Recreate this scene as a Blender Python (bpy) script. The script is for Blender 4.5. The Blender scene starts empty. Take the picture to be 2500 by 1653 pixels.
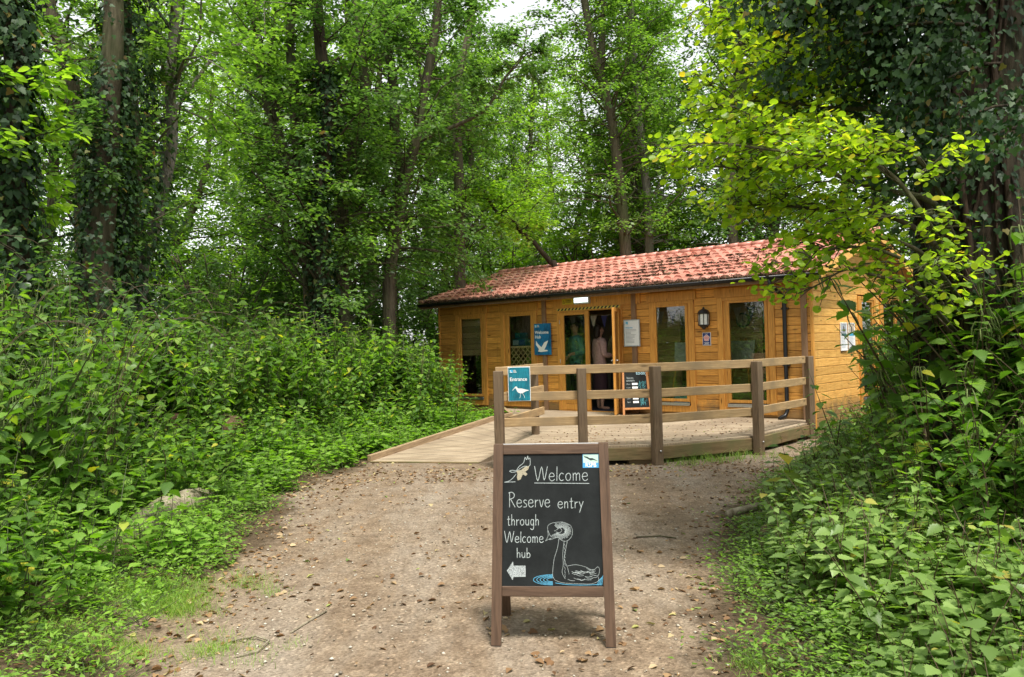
import bpy, math, random
import numpy as np
from mathutils import Vector, Matrix
R = math.radians
scene = bpy.context.scene
COL = scene.collection

# ---------------------------------------------------------------- camera
F_PX, PITCH, ROLL, CAM_H = 2000.0, R(.773), R(1.479), 1.62
cp, sp, cr, sr = math.cos(PITCH), math.sin(PITCH), math.cos(ROLL), math.sin(ROLL)
fw = Vector((0, cp, sp)); r0 = Vector((1, 0, 0)); u0 = Vector((0, -sp, cp))
right = cr*r0 - sr*u0; up = sr*r0 + cr*u0
cd = bpy.data.cameras.new('camera'); cam = bpy.data.objects.new('camera', cd); COL.objects.link(cam)
m = Matrix((right, up, -fw)).transposed().to_4x4(); m.translation = Vector((0, 0, CAM_H)); cam.matrix_world = m
cd.sensor_width = 36; cd.lens = F_PX/2500*36; cd.clip_end = 2000; cd.clip_start = .05
scene.camera = cam

# ---------------------------------------------------------------- sky, sun, exposure
SUN_EL, SUN_AZ = R(66), R(158)          # azimuth the light comes from, clockwise from +Y
w = bpy.data.worlds.new('World'); scene.world = w; w.use_nodes = True
nt = w.node_tree; nt.nodes.clear()
sky = nt.nodes.new('ShaderNodeTexSky'); sky.sky_type = 'NISHITA'; sky.sun_disc = False
sky.sun_elevation = SUN_EL; sky.sun_rotation = SUN_AZ; sky.air_density = 1.0; sky.dust_density = 1.5; sky.ozone_density = .5
hs = nt.nodes.new('ShaderNodeHueSaturation'); hs.inputs['Saturation'].default_value = .12; hs.inputs['Value'].default_value = 1.0
bg = nt.nodes.new('ShaderNodeBackground'); bg.inputs['Strength'].default_value = .15
wo = nt.nodes.new('ShaderNodeOutputWorld')
nt.links.new(sky.outputs[0], hs.inputs['Color']); nt.links.new(hs.outputs[0], bg.inputs[0]); nt.links.new(bg.outputs[0], wo.inputs[0])
sd = bpy.data.lights.new('sun', 'SUN'); sd.energy = 2.7; sd.angle = R(11); sd.color = (1, .955, .88)
sun = bpy.data.objects.new('sun', sd); COL.objects.link(sun)
sun.rotation_euler = Vector((-math.sin(SUN_AZ)*math.cos(SUN_EL), -math.cos(SUN_AZ)*math.cos(SUN_EL), -math.sin(SUN_EL))).to_track_quat('-Z', 'Y').to_euler()
vs = scene.view_settings; vs.view_transform = 'Standard'; vs.look = 'None'; vs.gamma = 1; vs.exposure = 1.08
cy = scene.cycles
cy.max_bounces = 12; cy.diffuse_bounces = 8; cy.glossy_bounces = 3; cy.transmission_bounces = 8; cy.transparent_max_bounces = 12
cy.caustics_reflective = False; cy.caustics_refractive = False; cy.sample_clamp_indirect = 6

# ---------------------------------------------------------------- helpers
def tag(o, label=None, cat=None, group=None, kind=None):
    if label: o['label'] = label
    if cat: o['category'] = cat
    if group: o['group'] = group
    if kind: o['kind'] = kind
    return o
def empty(name, loc=(0, 0, 0), rz=0.0, label=None, cat=None, group=None):
    o = bpy.data.objects.new(name, None); COL.objects.link(o); o.location = loc; o.rotation_euler = (0, 0, rz)
    o.empty_display_size = .2
    return tag(o, label, cat, group)
def link(name, me, parent=None):
    o = bpy.data.objects.new(name, me); COL.objects.link(o)
    if parent is not None: o.parent = parent
    return o
class MB:
    """collects faces, then links them as one mesh object"""
    def __init__(s): s.v, s.f, s.m, s.sm = [], [], [], []
    def add(s, vs_, fs, mi=0, smooth=False):
        b = len(s.v); s.v += [tuple(p) for p in vs_]
        for f in fs: s.f.append(tuple(b+i for i in f)); s.m.append(mi); s.sm.append(smooth)
        return s
    def box(s, x0, x1, y0, y1, z0, z1, mi=0, M=None, bev=0.0):
        if bev > 0:
            b = bev
            ring = lambda z, i: [(x0+i, y0+b, z), (x0+b, y0+i, z), (x1-b, y0+i, z), (x1-i, y0+b, z), (x1-i, y1-b, z), (x1-b, y1-i, z), (x0+b, y1-i, z), (x0+i, y1-b, z)]
            v = []
            for z, ii in ((z0, b*.8), (z0+b, 0), (z1-b, 0), (z1, b*.8)):
                v += ring(z, ii)
            fs = [tuple(range(7, -1, -1)), tuple(range(24, 32))]
            for k in range(3):
                for j in range(8): fs.append((k*8+j, k*8+(j+1) % 8, (k+1)*8+(j+1) % 8, (k+1)*8+j))
        else:
            v = [(x0, y0, z0), (x1, y0, z0), (x1, y1, z0), (x0, y1, z0), (x0, y0, z1), (x1, y0, z1), (x1, y1, z1), (x0, y1, z1)]
            fs = [(0, 3, 2, 1), (4, 5, 6, 7), (0, 1, 5, 4), (1, 2, 6, 5), (2, 3, 7, 6), (3, 0, 4, 7)]
        if M is not None: v = [tuple(M @ Vector(p)) for p in v]
        return s.add(v, fs, mi)
    def tube(s, pts, rad, seg=8, mi=0, caps=True, smooth=True):
        pts = [Vector(p) for p in pts]; n = len(pts)
        if not hasattr(rad, '__len__'): rad = [rad]*n
        v = []; ref = Vector((0, 0, 1)); prev = None
        for i, p in enumerate(pts):
            t = (pts[min(i+1, n-1)]-pts[max(i-1, 0)])
            t = t.normalized() if t.length > 1e-9 else Vector((0, 0, 1))
            if prev is None:
                a = t.orthogonal().normalized()
            else:
                a = (prev - t*prev.dot(t)); a = a.normalized() if a.length > 1e-6 else t.orthogonal().normalized()
            prev = a; b = t.cross(a)
            for j in range(seg):
                an = 2*math.pi*j/seg; v.append(p + (a*math.cos(an)+b*math.sin(an))*rad[i])
        fs = []
        for i in range(n-1):
            for j in range(seg): fs.append((i*seg+j, i*seg+(j+1) % seg, (i+1)*seg+(j+1) % seg, (i+1)*seg+j))
        if caps: fs += [tuple(range(seg-1, -1, -1)), tuple(range((n-1)*seg, n*seg))]
        return s.add(v, fs, mi, smooth)
    def prism(s, poly, y0, y1, mi=0, M=None):
        """outline in (x,z), extruded from y0 to y1"""
        n = len(poly); v = [(x, y0, z) for x, z in poly]+[(x, y1, z) for x, z in poly]
        fs = [tuple(range(n)), tuple(range(2*n-1, n-1, -1))]+[(i, i+n, (i+1) % n+n, (i+1) % n) for i in range(n)]
        if M is not None: v = [tuple(M @ Vector(p)) for p in v]
        return s.add(v, fs, mi)
    def build(s, name, mats, parent=None, loc=None):
        me = bpy.data.meshes.new(name); me.from_pydata(s.v, [], s.f)
        for mm in (mats if isinstance(mats, (list, tuple)) else [mats]): me.materials.append(mm)
        me.polygons.foreach_set('material_index', s.m); me.polygons.foreach_set('use_smooth', s.sm)
        me.update(); o = link(name, me, parent)
        if loc: o.location = loc
        return o

class LM:
    """numpy accumulator for masses of leaves: equal-sized faces by batch"""
    def __init__(s): s.V, s.L, s.T, s.M, s.n = [], [], [], [], 0
    def add(s, V, faces, mi=0):
        """V (N,k,3); faces list of index tuples into k"""
        N, k = V.shape[:2]
        if N == 0: return
        base = s.n + np.arange(N)*k
        flat = np.concatenate([np.array(f) for f in faces]); tot = np.array([len(f) for f in faces])
        s.V.append(V.reshape(-1, 3).astype(np.float32)); s.L.append((base[:, None]+flat[None]).ravel())
        s.T.append(np.tile(tot, N)); s.M.append(np.tile(np.full(len(faces), mi) if np.isscalar(mi) else np.array(mi), N)); s.n += N*k
    def mesh(s, name, mats, smooth=False):
        V = np.concatenate(s.V); L = np.concatenate(s.L).astype(np.int32); T = np.concatenate(s.T).astype(np.int32); Mi = np.concatenate(s.M).astype(np.int32)
        me = bpy.data.meshes.new(name); me.vertices.add(len(V)); me.vertices.foreach_set('co', V.ravel())
        me.loops.add(len(L)); me.loops.foreach_set('vertex_index', L)
        st = np.concatenate([[0], np.cumsum(T)[:-1]]).astype(np.int32)
        me.polygons.add(len(T)); me.polygons.foreach_set('loop_start', st); me.polygons.foreach_set('loop_total', T)
        me.polygons.foreach_set('material_index', Mi)
        if smooth: me.polygons.foreach_set('use_smooth', np.ones(len(T), dtype=bool))
        for mm in mats: me.materials.append(mm)
        me.update(calc_edges=True); return me
def norm(a): return a/np.maximum(np.linalg.norm(a, axis=-1, keepdims=True), 1e-9)
def place(shape, P, D, Nn, size, width=None):
    """leaf shape (k,3) in (x side, y along, z up) put at P with axis D and normal Nn"""
    D = norm(D); X = norm(np.cross(D, Nn)); Z = np.cross(X, D)
    sx = size if width is None else width
    return P[:, None]+(shape[None, :, 0:1]*X[:, None])*sx[:, None, None]+(shape[None, :, 1:2]*D[:, None])*size[:, None, None]+(shape[None, :, 2:3]*Z[:, None])*size[:, None, None]
LEAF4 = (np.array([(0, 0, 0), (.34, .42, .05), (0, 1, -.06), (-.34, .42, .05)]), [(0, 1, 2), (0, 2, 3)])
LEAF7 = (np.array([(0, 0, 0), (.26, .18, .04), (.37, .48, .06), (.2, .82, 0), (0, 1, -.08), (-.2, .82, 0), (-.37, .48, .06), (-.26, .18, .04)]), [(0, 1, 2, 3, 4), (0, 4, 5, 6, 7)])
ROUND = (np.array([(0, 0, 0), (.3, .1, .05), (.47, .42, .08), (.42, .75, .04), (.2, .96, -.02), (0, .99, -.04), (-.2, .96, -.02), (-.42, .75, .04), (-.47, .42, .08), (-.3, .1, .05)]), [(0, 1, 2, 3, 4, 5), (0, 5, 6, 7, 8, 9)])
IVYL = (np.array([(0, 0, 0), (.3, -.12, .02), (.52, .22, -.02), (.3, .42, .03), (.22, .7, 0), (0, 1.0, -.08), (-.22, .7, 0), (-.3, .42, .03), (-.52, .22, -.02), (-.3, -.12, .02)]), [(0, 1, 2, 3, 4, 5), (0, 5, 6, 7, 8, 9)])
def serrated(teeth):
    pts = []; 
    prof = lambda t: .36*math.sin(min(1, .25+t*1.9)*math.pi/2)*(1-max(0, t-.38)/.62)**.85
    side = []
    for i in range(teeth):
        t = (i+.15)/teeth; side.append((prof(t)+.035*(1-t), t, .05)); t2 = (i+.75)/teeth
        side.append((prof(t2)*.84, t2-.1/teeth, .03))
    n = len(side); mid = [(0, .0, 0), (0, .33, -.02), (0, .66, -.05), (0, 1.04, -.16)]
    def bend(p): return (p[0], p[1], p[2]*min(1, abs(p[0])*4)-.16*p[1]**2)
    V = [bend(p) for p in mid]+[bend(p) for p in side]+[bend((-x, y, z)) for x, y, z in side]
    fs = []
    for s_, off in ((0, 4), (1, 4+n)):
        idx = list(range(off, off+n))
        cuts = [idx[:n//3+1], idx[n//3:2*n//3+1], idx[2*n//3:]]
        for k, c in enumerate(cuts):
            f = [k]+c+[k+1]
            if s_ == 0: fs.append(tuple(f))
            else: fs.append(tuple(reversed(f)))
    return np.array(V), fs
NET_HI = serrated(8); NET_MID = serrated(6)
NET_LO = (np.array([(0, 0, 0), (.3, .12, .05), (.36, .35, .05), (.16, .75, -.03), (0, 1.05, -.15), (-.16, .75, -.03), (-.36, .35, .05), (-.3, .12, .05)]), [(0, 1, 2, 3, 4), (0, 4, 5, 6, 7)])

# ---------------------------------------------------------------- materials
def nodes(name):
    mt = bpy.data.materials.new(name); mt.use_nodes = True; t = mt.node_tree; t.nodes.clear()
    return mt, t, t.nodes.new('ShaderNodeOutputMaterial')
def N(t, typ, **kw):
    n = t.nodes.new(typ)
    for k, v in kw.items():
        if k.startswith('_'): setattr(n, k[1:], v)
        else:
            key = k.replace('__', ' ')
            n.inputs[int(key[1:]) if key[0] == 'i' and key[1:].isdigit() else key].default_value = v
    return n
def ramp(t, fac, stops, interp='LINEAR'):
    n = t.nodes.new('ShaderNodeValToRGB'); n.color_ramp.interpolation = interp
    e = n.color_ramp.elements
    while len(e) < len(stops): e.new(.5)
    for i, (p, c) in enumerate(stops): e[i].position = p; e[i].color = tuple(c)+(1,) if len(c) == 3 else c
    t.links.new(fac, n.inputs[0]); return n
def mixc(t, fac, a, b, mode='MIX'):
    n = t.nodes.new('ShaderNodeMix'); n.data_type = 'RGBA'; n.blend_type = mode
    for k, v in ((0, fac), (6, a), (7, b)):
        if isinstance(v, (int, float)): n.inputs[k].default_value = v
        elif isinstance(v, tuple): n.inputs[k].default_value = v+(1,)
        else: t.links.new(v, n.inputs[k])
    return n.outputs[2]
def coords(t, scale=(1, 1, 1), which='Object'):
    c = t.nodes.new('ShaderNodeTexCoord'); mp = t.nodes.new('ShaderNodeMapping'); mp.inputs['Scale'].default_value = scale
    t.links.new(c.outputs[which], mp.inputs[0]); return mp.outputs[0]
def noise(t, vec, scale, detail=4, rough=.55, dist=0.0):
    n = N(t, 'ShaderNodeTexNoise', Scale=scale, Detail=detail, Roughness=rough, Distortion=dist); t.links.new(vec, n.inputs['Vector']); return n.outputs[0]
def bump(t, h, strength, dist=.01):
    b = N(t, 'ShaderNodeBump', Strength=strength, Distance=dist); t.links.new(h, b.inputs['Height']); return b.outputs[0]
def finish(t, out, col, rough=.6, nrm=None, spec=.4, metal=0.0):
    b = t.nodes.new('ShaderNodeBsdfPrincipled')
    if isinstance(col, tuple): b.inputs['Base Color'].default_value = col+(1,)
    else: t.links.new(col, b.inputs['Base Color'])
    if isinstance(rough, (int, float)): b.inputs['Roughness'].default_value = rough
    else: t.links.new(rough, b.inputs['Roughness'])
    b.inputs['Specular IOR Level'].default_value = spec; b.inputs['Metallic'].default_value = metal
    if nrm is not None: t.links.new(nrm, b.inputs['Normal'])
    t.links.new(b.outputs[0], out.inputs[0]); return b
def flat(name, c, rough=.5, metal=0.0, var=.12, sc=30, spec=.4):
    mt, t, o = nodes(name); n = noise(t, coords(t), sc, 5)
    r_ = ramp(t, n, [(.3, tuple(x*(1-var) for x in c)), (.7, tuple(min(1, x*(1+var)) for x in c))])
    finish(t, o, r_.outputs[0], rough, bump(t, n, .1, .004), spec, metal); return mt
def leafmat(name, cols, trans=.4, tcol=None, rough=.45, spec=.35, veins=0.0):
    """cols: list of (position, colour) over a random value per leaf"""
    mt, t, o = nodes(name)
    g = t.nodes.new('ShaderNodeNewGeometry'); rn = ramp(t, g.outputs['Random Per Island'], cols)
    nz = noise(t, coords(t), .55, 2)
    v = ramp(t, nz, [(.3, (.8, .82, .85)), (.7, (1.2, 1.18, 1.05))])
    c = mixc(t, 1.0, rn.outputs[0], v.outputs[0], 'MULTIPLY')
    b = t.nodes.new('ShaderNodeBsdfPrincipled'); t.links.new(c, b.inputs['Base Color']); b.inputs['Roughness'].default_value = rough; b.inputs['Specular IOR Level'].default_value = spec
    tr = t.nodes.new('ShaderNodeBsdfTranslucent'); k = tcol or (1.9, 2.1, .75)
    c2 = mixc(t, 1.0, c, k, 'MULTIPLY'); t.links.new(c2, tr.inputs[0])
    mx = t.nodes.new('ShaderNodeMixShader'); mx.inputs[0].default_value = trans
    t.links.new(b.outputs[0], mx.inputs[1]); t.links.new(tr.outputs[0], mx.inputs[2]); t.links.new(mx.outputs[0], o.inputs[0])
    if veins:
        n2 = noise(t, coords(t), 90, 3); t.links.new(bump(t, n2, veins, .004), b.inputs['Normal'])
    return mt
def wood(name, dark, light, axis='x', knots=True, rough=.55, grain=1.0, weather=None, island=.25, base=False):
    """plank timber: grain runs along the axis; every board (island) has its own tone"""
    mt, t, o = nodes(name)
    sc = {'x': (1.2, 14, 14), 'y': (14, 1.2, 14), 'z': (14, 14, 1.2)}[axis]
    g = t.nodes.new('ShaderNodeNewGeometry'); v = coords(t, sc)
    add = t.nodes.new('ShaderNodeVectorMath'); add.operation = 'ADD'; mul = t.nodes.new('ShaderNodeVectorMath'); mul.operation = 'SCALE'; mul.inputs[3].default_value = 40
    comb = t.nodes.new('ShaderNodeCombineXYZ')
    for k in range(3): t.links.new(g.outputs['Random Per Island'], comb.inputs[k])
    t.links.new(comb.outputs[0], mul.inputs[0]); t.links.new(v, add.inputs[0]); t.links.new(mul.outputs[0], add.inputs[1])
    n = noise(t, add.outputs[0], 3.0, 6, .6, .8)
    c = ramp(t, n, [(.3, dark), (.5, tuple((a+b)/2 for a, b in zip(dark, light))), (.72, light)]).outputs[0]
    tone = ramp(t, g.outputs['Random Per Island'], [(0, (1-island,)*3), (1, (1+island,)*3)]).outputs[0]
    c = mixc(t, 1.0, c, tone, 'MULTIPLY')
    if knots:
        sk = {'x': (2.2, 9, 9), 'y': (9, 2.2, 9), 'z': (9, 9, 2.2)}[axis]
        vk = coords(t, sk); add2 = t.nodes.new('ShaderNodeVectorMath'); add2.operation = 'ADD'; t.links.new(vk, add2.inputs[0]); t.links.new(mul.outputs[0], add2.inputs[1])
        vo = t.nodes.new('ShaderNodeTexVoronoi'); t.links.new(add2.outputs[0], vo.inputs['Vector']); vo.inputs['Scale'].default_value = .8
        kr = ramp(t, vo.outputs['Distance'], [(.05, (1, 1, 1)), (.13, (0, 0, 0))]).outputs[0]
        c = mixc(t, kr, c, tuple(x*.38 for x in dark))
    if weather:
        nw = noise(t, coords(t), 2.3, 5); c = mixc(t, ramp(t, nw, [(.42, (0, 0, 0)), (.68, (1, 1, 1))]).outputs[0], c, weather)
    if base:                                               # rain-splashed dirt low on the wall, with a ragged upper edge, and faint run marks
        sx = t.nodes.new('ShaderNodeSeparateXYZ'); t.links.new(coords(t), sx.inputs[0]); nd = noise(t, coords(t), 4.5, 5, .7)
        h1 = N(t, 'ShaderNodeMath', _operation='MULTIPLY_ADD'); t.links.new(nd, h1.inputs[0]); h1.inputs[1].default_value = -.75; t.links.new(sx.outputs[2], h1.inputs[2])
        c = mixc(t, ramp(t, h1.outputs[0], [(.0, (.75, .75, .75)), (.22, (0, 0, 0))]).outputs[0], c, (.17, .12, .06))
        nr = noise(t, coords(t, (9, 9, .5)), 2.0, 4); c = mixc(t, ramp(t, nr, [(.55, (0, 0, 0)), (.8, (.4, .4, .4))]).outputs[0], c, (.24, .12, .035))
    finish(t, o, c, rough, bump(t, n, .35*grain, .006), .3); return mt

# ---- shapes measured for this place: trunks (x, y, z, radius), chalk lines on the board in board units
TREES={'T1': [(-5.42, 9.0, 2.57, 0.142), (-5.45, 9.0, 3.71, 0.13), (-5.39, 9.0, 4.66, 0.119), (-5.46, 9.0, 5.63, 0.107), (-5.5, 9.0, 6.35, 0.095)], 'T2': [(-6.77, 13.0, 3.1, 0.13), (-6.81, 13.0, 4.47, 0.125), (-6.89, 13.0, 5.65, 0.119), (-6.95, 13.0, 6.34, 0.114), (-7.21, 13.0, 7.11, 0.108), (-7.36, 13.0, 8.02, 0.103)], 'T3': [(-5.55, 11.0, 2.75, 0.197), (-5.45, 11.0, 3.85, 0.177), (-5.37, 11.0, 5.02, 0.157), (-5.28, 11.0, 5.89, 0.136), (-5.25, 11.0, 7.3, 0.116)], 'T3b': [(-5.45, 11.6, 2.8, 0.122), (-5.31, 11.6, 4.27, 0.113), (-5.34, 11.6, 5.5, 0.104), (-5.39, 11.6, 6.37, 0.095), (-5.4, 11.6, 7.61, 0.086)], 'T4': [(-5.41, 12.0, 2.77, 0.095), (-5.26, 12.0, 3.34, 0.089), (-5.08, 12.0, 4.03, 0.084), (-4.92, 12.0, 4.79, 0.079), (-4.93, 12.0, 5.62, 0.073), (-4.88, 12.0, 6.26, 0.068), (-4.8, 12.0, 7.15, 0.062), (-4.73, 12.0, 7.86, 0.057)], 'A': [(-4.19, 17.0, 3.25, 0.125), (-4.29, 17.0, 4.78, 0.115), (-4.71, 17.0, 6.05, 0.104), (-5.03, 17.0, 7.24, 0.093), (-5.13, 17.0, 8.24, 0.082), (-5.17, 17.0, 9.78, 0.072)], 'B': [(-4.17, 17.3, 3.28, 0.155), (-4.29, 17.3, 5.02, 0.14), (-4.44, 17.3, 6.12, 0.126), (-4.49, 17.3, 7.32, 0.111), (-4.54, 17.3, 8.43, 0.097), (-4.32, 17.3, 10.08, 0.082)], 'C': [(-3.8, 16.5, 3.11, 0.174), (-3.81, 16.5, 4.85, 0.158), (-3.59, 16.5, 6.16, 0.143), (-3.68, 16.5, 7.3, 0.127), (-3.75, 16.5, 8.27, 0.111), (-3.8, 16.5, 9.68, 0.096)], 'D': [(-3.72, 18.0, 3.23, 0.171), (-3.68, 18.0, 4.47, 0.157), (-3.67, 18.0, 5.61, 0.142), (-3.27, 18.0, 6.37, 0.128), (-3.11, 18.0, 7.03, 0.114), (-3.15, 18.0, 8.28, 0.1), (-3.35, 18.0, 10.39, 0.085)], 'D2': [(-3.67, 18.0, 5.61, 0.133), (-3.89, 18.0, 6.48, 0.114), (-4.02, 18.0, 7.06, 0.095)], 'E': [(-2.78, 19.0, 3.29, 0.14), (-2.68, 19.0, 4.59, 0.134), (-2.47, 19.0, 5.8, 0.127), (-2.6, 19.0, 6.61, 0.12), (-2.6, 19.0, 7.82, 0.114), (-2.79, 19.0, 9.24, 0.107), (-2.85, 19.0, 10.86, 0.1)], 'F': [(-2.68, 18.0, 3.06, 0.142), (-2.52, 18.0, 4.06, 0.133), (-2.3, 18.0, 5.2, 0.123), (-2.02, 18.0, 6.24, 0.114), (-1.77, 18.0, 7.48, 0.104), (-1.5, 18.0, 8.81, 0.095), (-1.38, 18.0, 10.34, 0.085)], 'G': [(-1.29, 21.0, 3.53, 0.144), (-1.26, 21.0, 6.2, 0.131), (-1.28, 21.0, 7.31, 0.117), (-1.17, 21.0, 8.65, 0.104), (-0.85, 21.0, 10.1, 0.091), (-0.7, 21.0, 11.55, 0.077)], 'H': [(3.42, 24.0, 3.68, 0.177), (3.33, 24.0, 5.71, 0.164), (3.23, 24.0, 6.99, 0.152), (3.08, 24.0, 8.39, 0.139), (2.8, 24.0, 9.55, 0.127), (2.57, 24.0, 10.58, 0.114), (2.25, 24.0, 12.89, 0.101)], 'H2': [(4.26, 25.0, 3.75, 0.145), (4.26, 25.0, 6.0, 0.132), (4.16, 25.0, 7.19, 0.119), (4.07, 25.0, 8.52, 0.105), (3.96, 25.0, 10.25, 0.092), (3.93, 25.0, 13.32, 0.079)], 'K': [(1.2, 21.0, 3.47, 0.077), (1.04, 21.0, 3.83, 0.071), (0.77, 21.0, 4.17, 0.065), (0.62, 21.0, 4.37, 0.059), (0.32, 21.0, 4.62, 0.052), (0.13, 21.0, 4.92, 0.046), (-0.31, 21.0, 5.17, 0.04), (-0.63, 21.0, 5.74, 0.033)], 'R': [(3.74, 6.6, 1.21, 0.435), (3.76, 6.6, 2.11, 0.414), (3.73, 6.6, 2.95, 0.393), (3.81, 6.6, 3.65, 0.372), (3.86, 6.6, 4.35, 0.351), (3.88, 6.6, 4.88, 0.331)]}
BRANCHES={'b1': [(2.91, 5.6, 2.55, 0.021), (2.55, 5.6, 2.65, 0.018), (2.29, 5.6, 2.74, 0.015), (2.09, 5.6, 2.82, 0.013), (1.85, 5.6, 2.83, 0.01), (1.55, 5.6, 2.82, 0.007), (1.14, 5.6, 2.92, 0.004)], 'b2': [(3.05, 5.9, 2.32, 0.022), (2.75, 5.9, 2.51, 0.018), (2.44, 5.9, 2.55, 0.015), (2.13, 5.9, 2.59, 0.012), (1.82, 5.9, 2.63, 0.008), (1.6, 5.9, 2.68, 0.005)], 'b3': [(2.71, 5.3, 2.08, 0.022), (2.46, 5.3, 2.25, 0.018), (2.19, 5.3, 2.33, 0.014), (1.88, 5.3, 2.38, 0.01), (1.68, 5.3, 2.33, 0.006)], 'b4': [(3.1, 6.0, 3.06, 0.022), (2.79, 6.0, 3.29, 0.019), (2.47, 6.0, 3.33, 0.015), (2.15, 6.0, 3.37, 0.012), (1.81, 6.0, 3.4, 0.008), (1.49, 6.0, 3.34, 0.005)], 'b5': [(3.27, 6.3, 3.64, 0.023), (2.94, 6.3, 3.91, 0.019), (2.61, 6.3, 4.02, 0.014), (2.28, 6.3, 4.0, 0.01), (1.94, 6.3, 3.94, 0.005)], 'b6': [(2.55, 5.0, 1.84, 0.016), (2.32, 5.0, 2.01, 0.013), (2.11, 5.0, 2.08, 0.011), (1.9, 5.0, 2.07, 0.009), (1.63, 5.0, 2.03, 0.006), (1.55, 5.0, 1.99, 0.004)], 'b8': [(3.33, 6.4, 4.08, 0.02), (3.04, 6.4, 4.36, 0.017), (2.7, 6.4, 4.33, 0.014), (2.36, 6.4, 4.27, 0.011), (2.08, 6.4, 4.21, 0.008), (1.81, 6.4, 4.22, 0.005)], 'b9': [(2.67, 5.2, 2.35, 0.016), (2.48, 5.2, 2.63, 0.014), (2.27, 5.2, 2.77, 0.012), (1.99, 5.2, 2.8, 0.01), (1.67, 5.2, 2.85, 0.008), (1.28, 5.2, 2.91, 0.006), (1.14, 5.2, 2.87, 0.004)], 'b10': [(2.91, 5.7, 2.02, 0.018), (2.68, 5.7, 2.21, 0.015), (2.41, 5.7, 2.25, 0.013), (2.11, 5.7, 2.32, 0.01), (1.75, 5.7, 2.51, 0.007), (1.57, 5.7, 2.51, 0.005)], 'b11': [(3.0, 5.8, 3.26, 0.018), (2.73, 5.8, 3.48, 0.016), (2.49, 5.8, 3.55, 0.013), (2.18, 5.8, 3.59, 0.01), (1.87, 5.8, 3.54, 0.007), (1.6, 5.8, 3.48, 0.005)], 'b13': [(2.8, 5.5, 1.87, 0.014), (2.63, 5.5, 2.0, 0.012), (2.46, 5.5, 2.05, 0.01), (2.26, 5.5, 2.1, 0.008), (2.08, 5.5, 2.01, 0.006), (1.94, 5.5, 1.95, 0.003)], 'b14': [(2.86, 5.6, 2.17, 0.015), (2.66, 5.6, 2.29, 0.012), (2.46, 5.6, 2.32, 0.009), (2.28, 5.6, 2.3, 0.006), (2.1, 5.6, 2.26, 0.004)], 'b15': [(3.06, 5.9, 1.69, 0.016), (2.88, 5.9, 1.89, 0.012), (2.73, 5.9, 1.92, 0.008), (2.57, 5.9, 1.8, 0.004)], 'b12': [(2.76, 5.4, 2.03, 0.014), (2.59, 5.4, 2.15, 0.012), (2.37, 5.4, 2.23, 0.01), (2.14, 5.4, 2.23, 0.008), (1.96, 5.4, 2.17, 0.006), (1.76, 5.4, 2.1, 0.003)], 'b7': [(2.78, 5.4, 2.72, 0.017), (2.59, 5.4, 2.92, 0.015), (2.33, 5.4, 2.93, 0.012), (2.07, 5.4, 2.96, 0.009), (1.79, 5.4, 3.0, 0.007), (1.56, 5.4, 3.04, 0.004)]}
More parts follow.
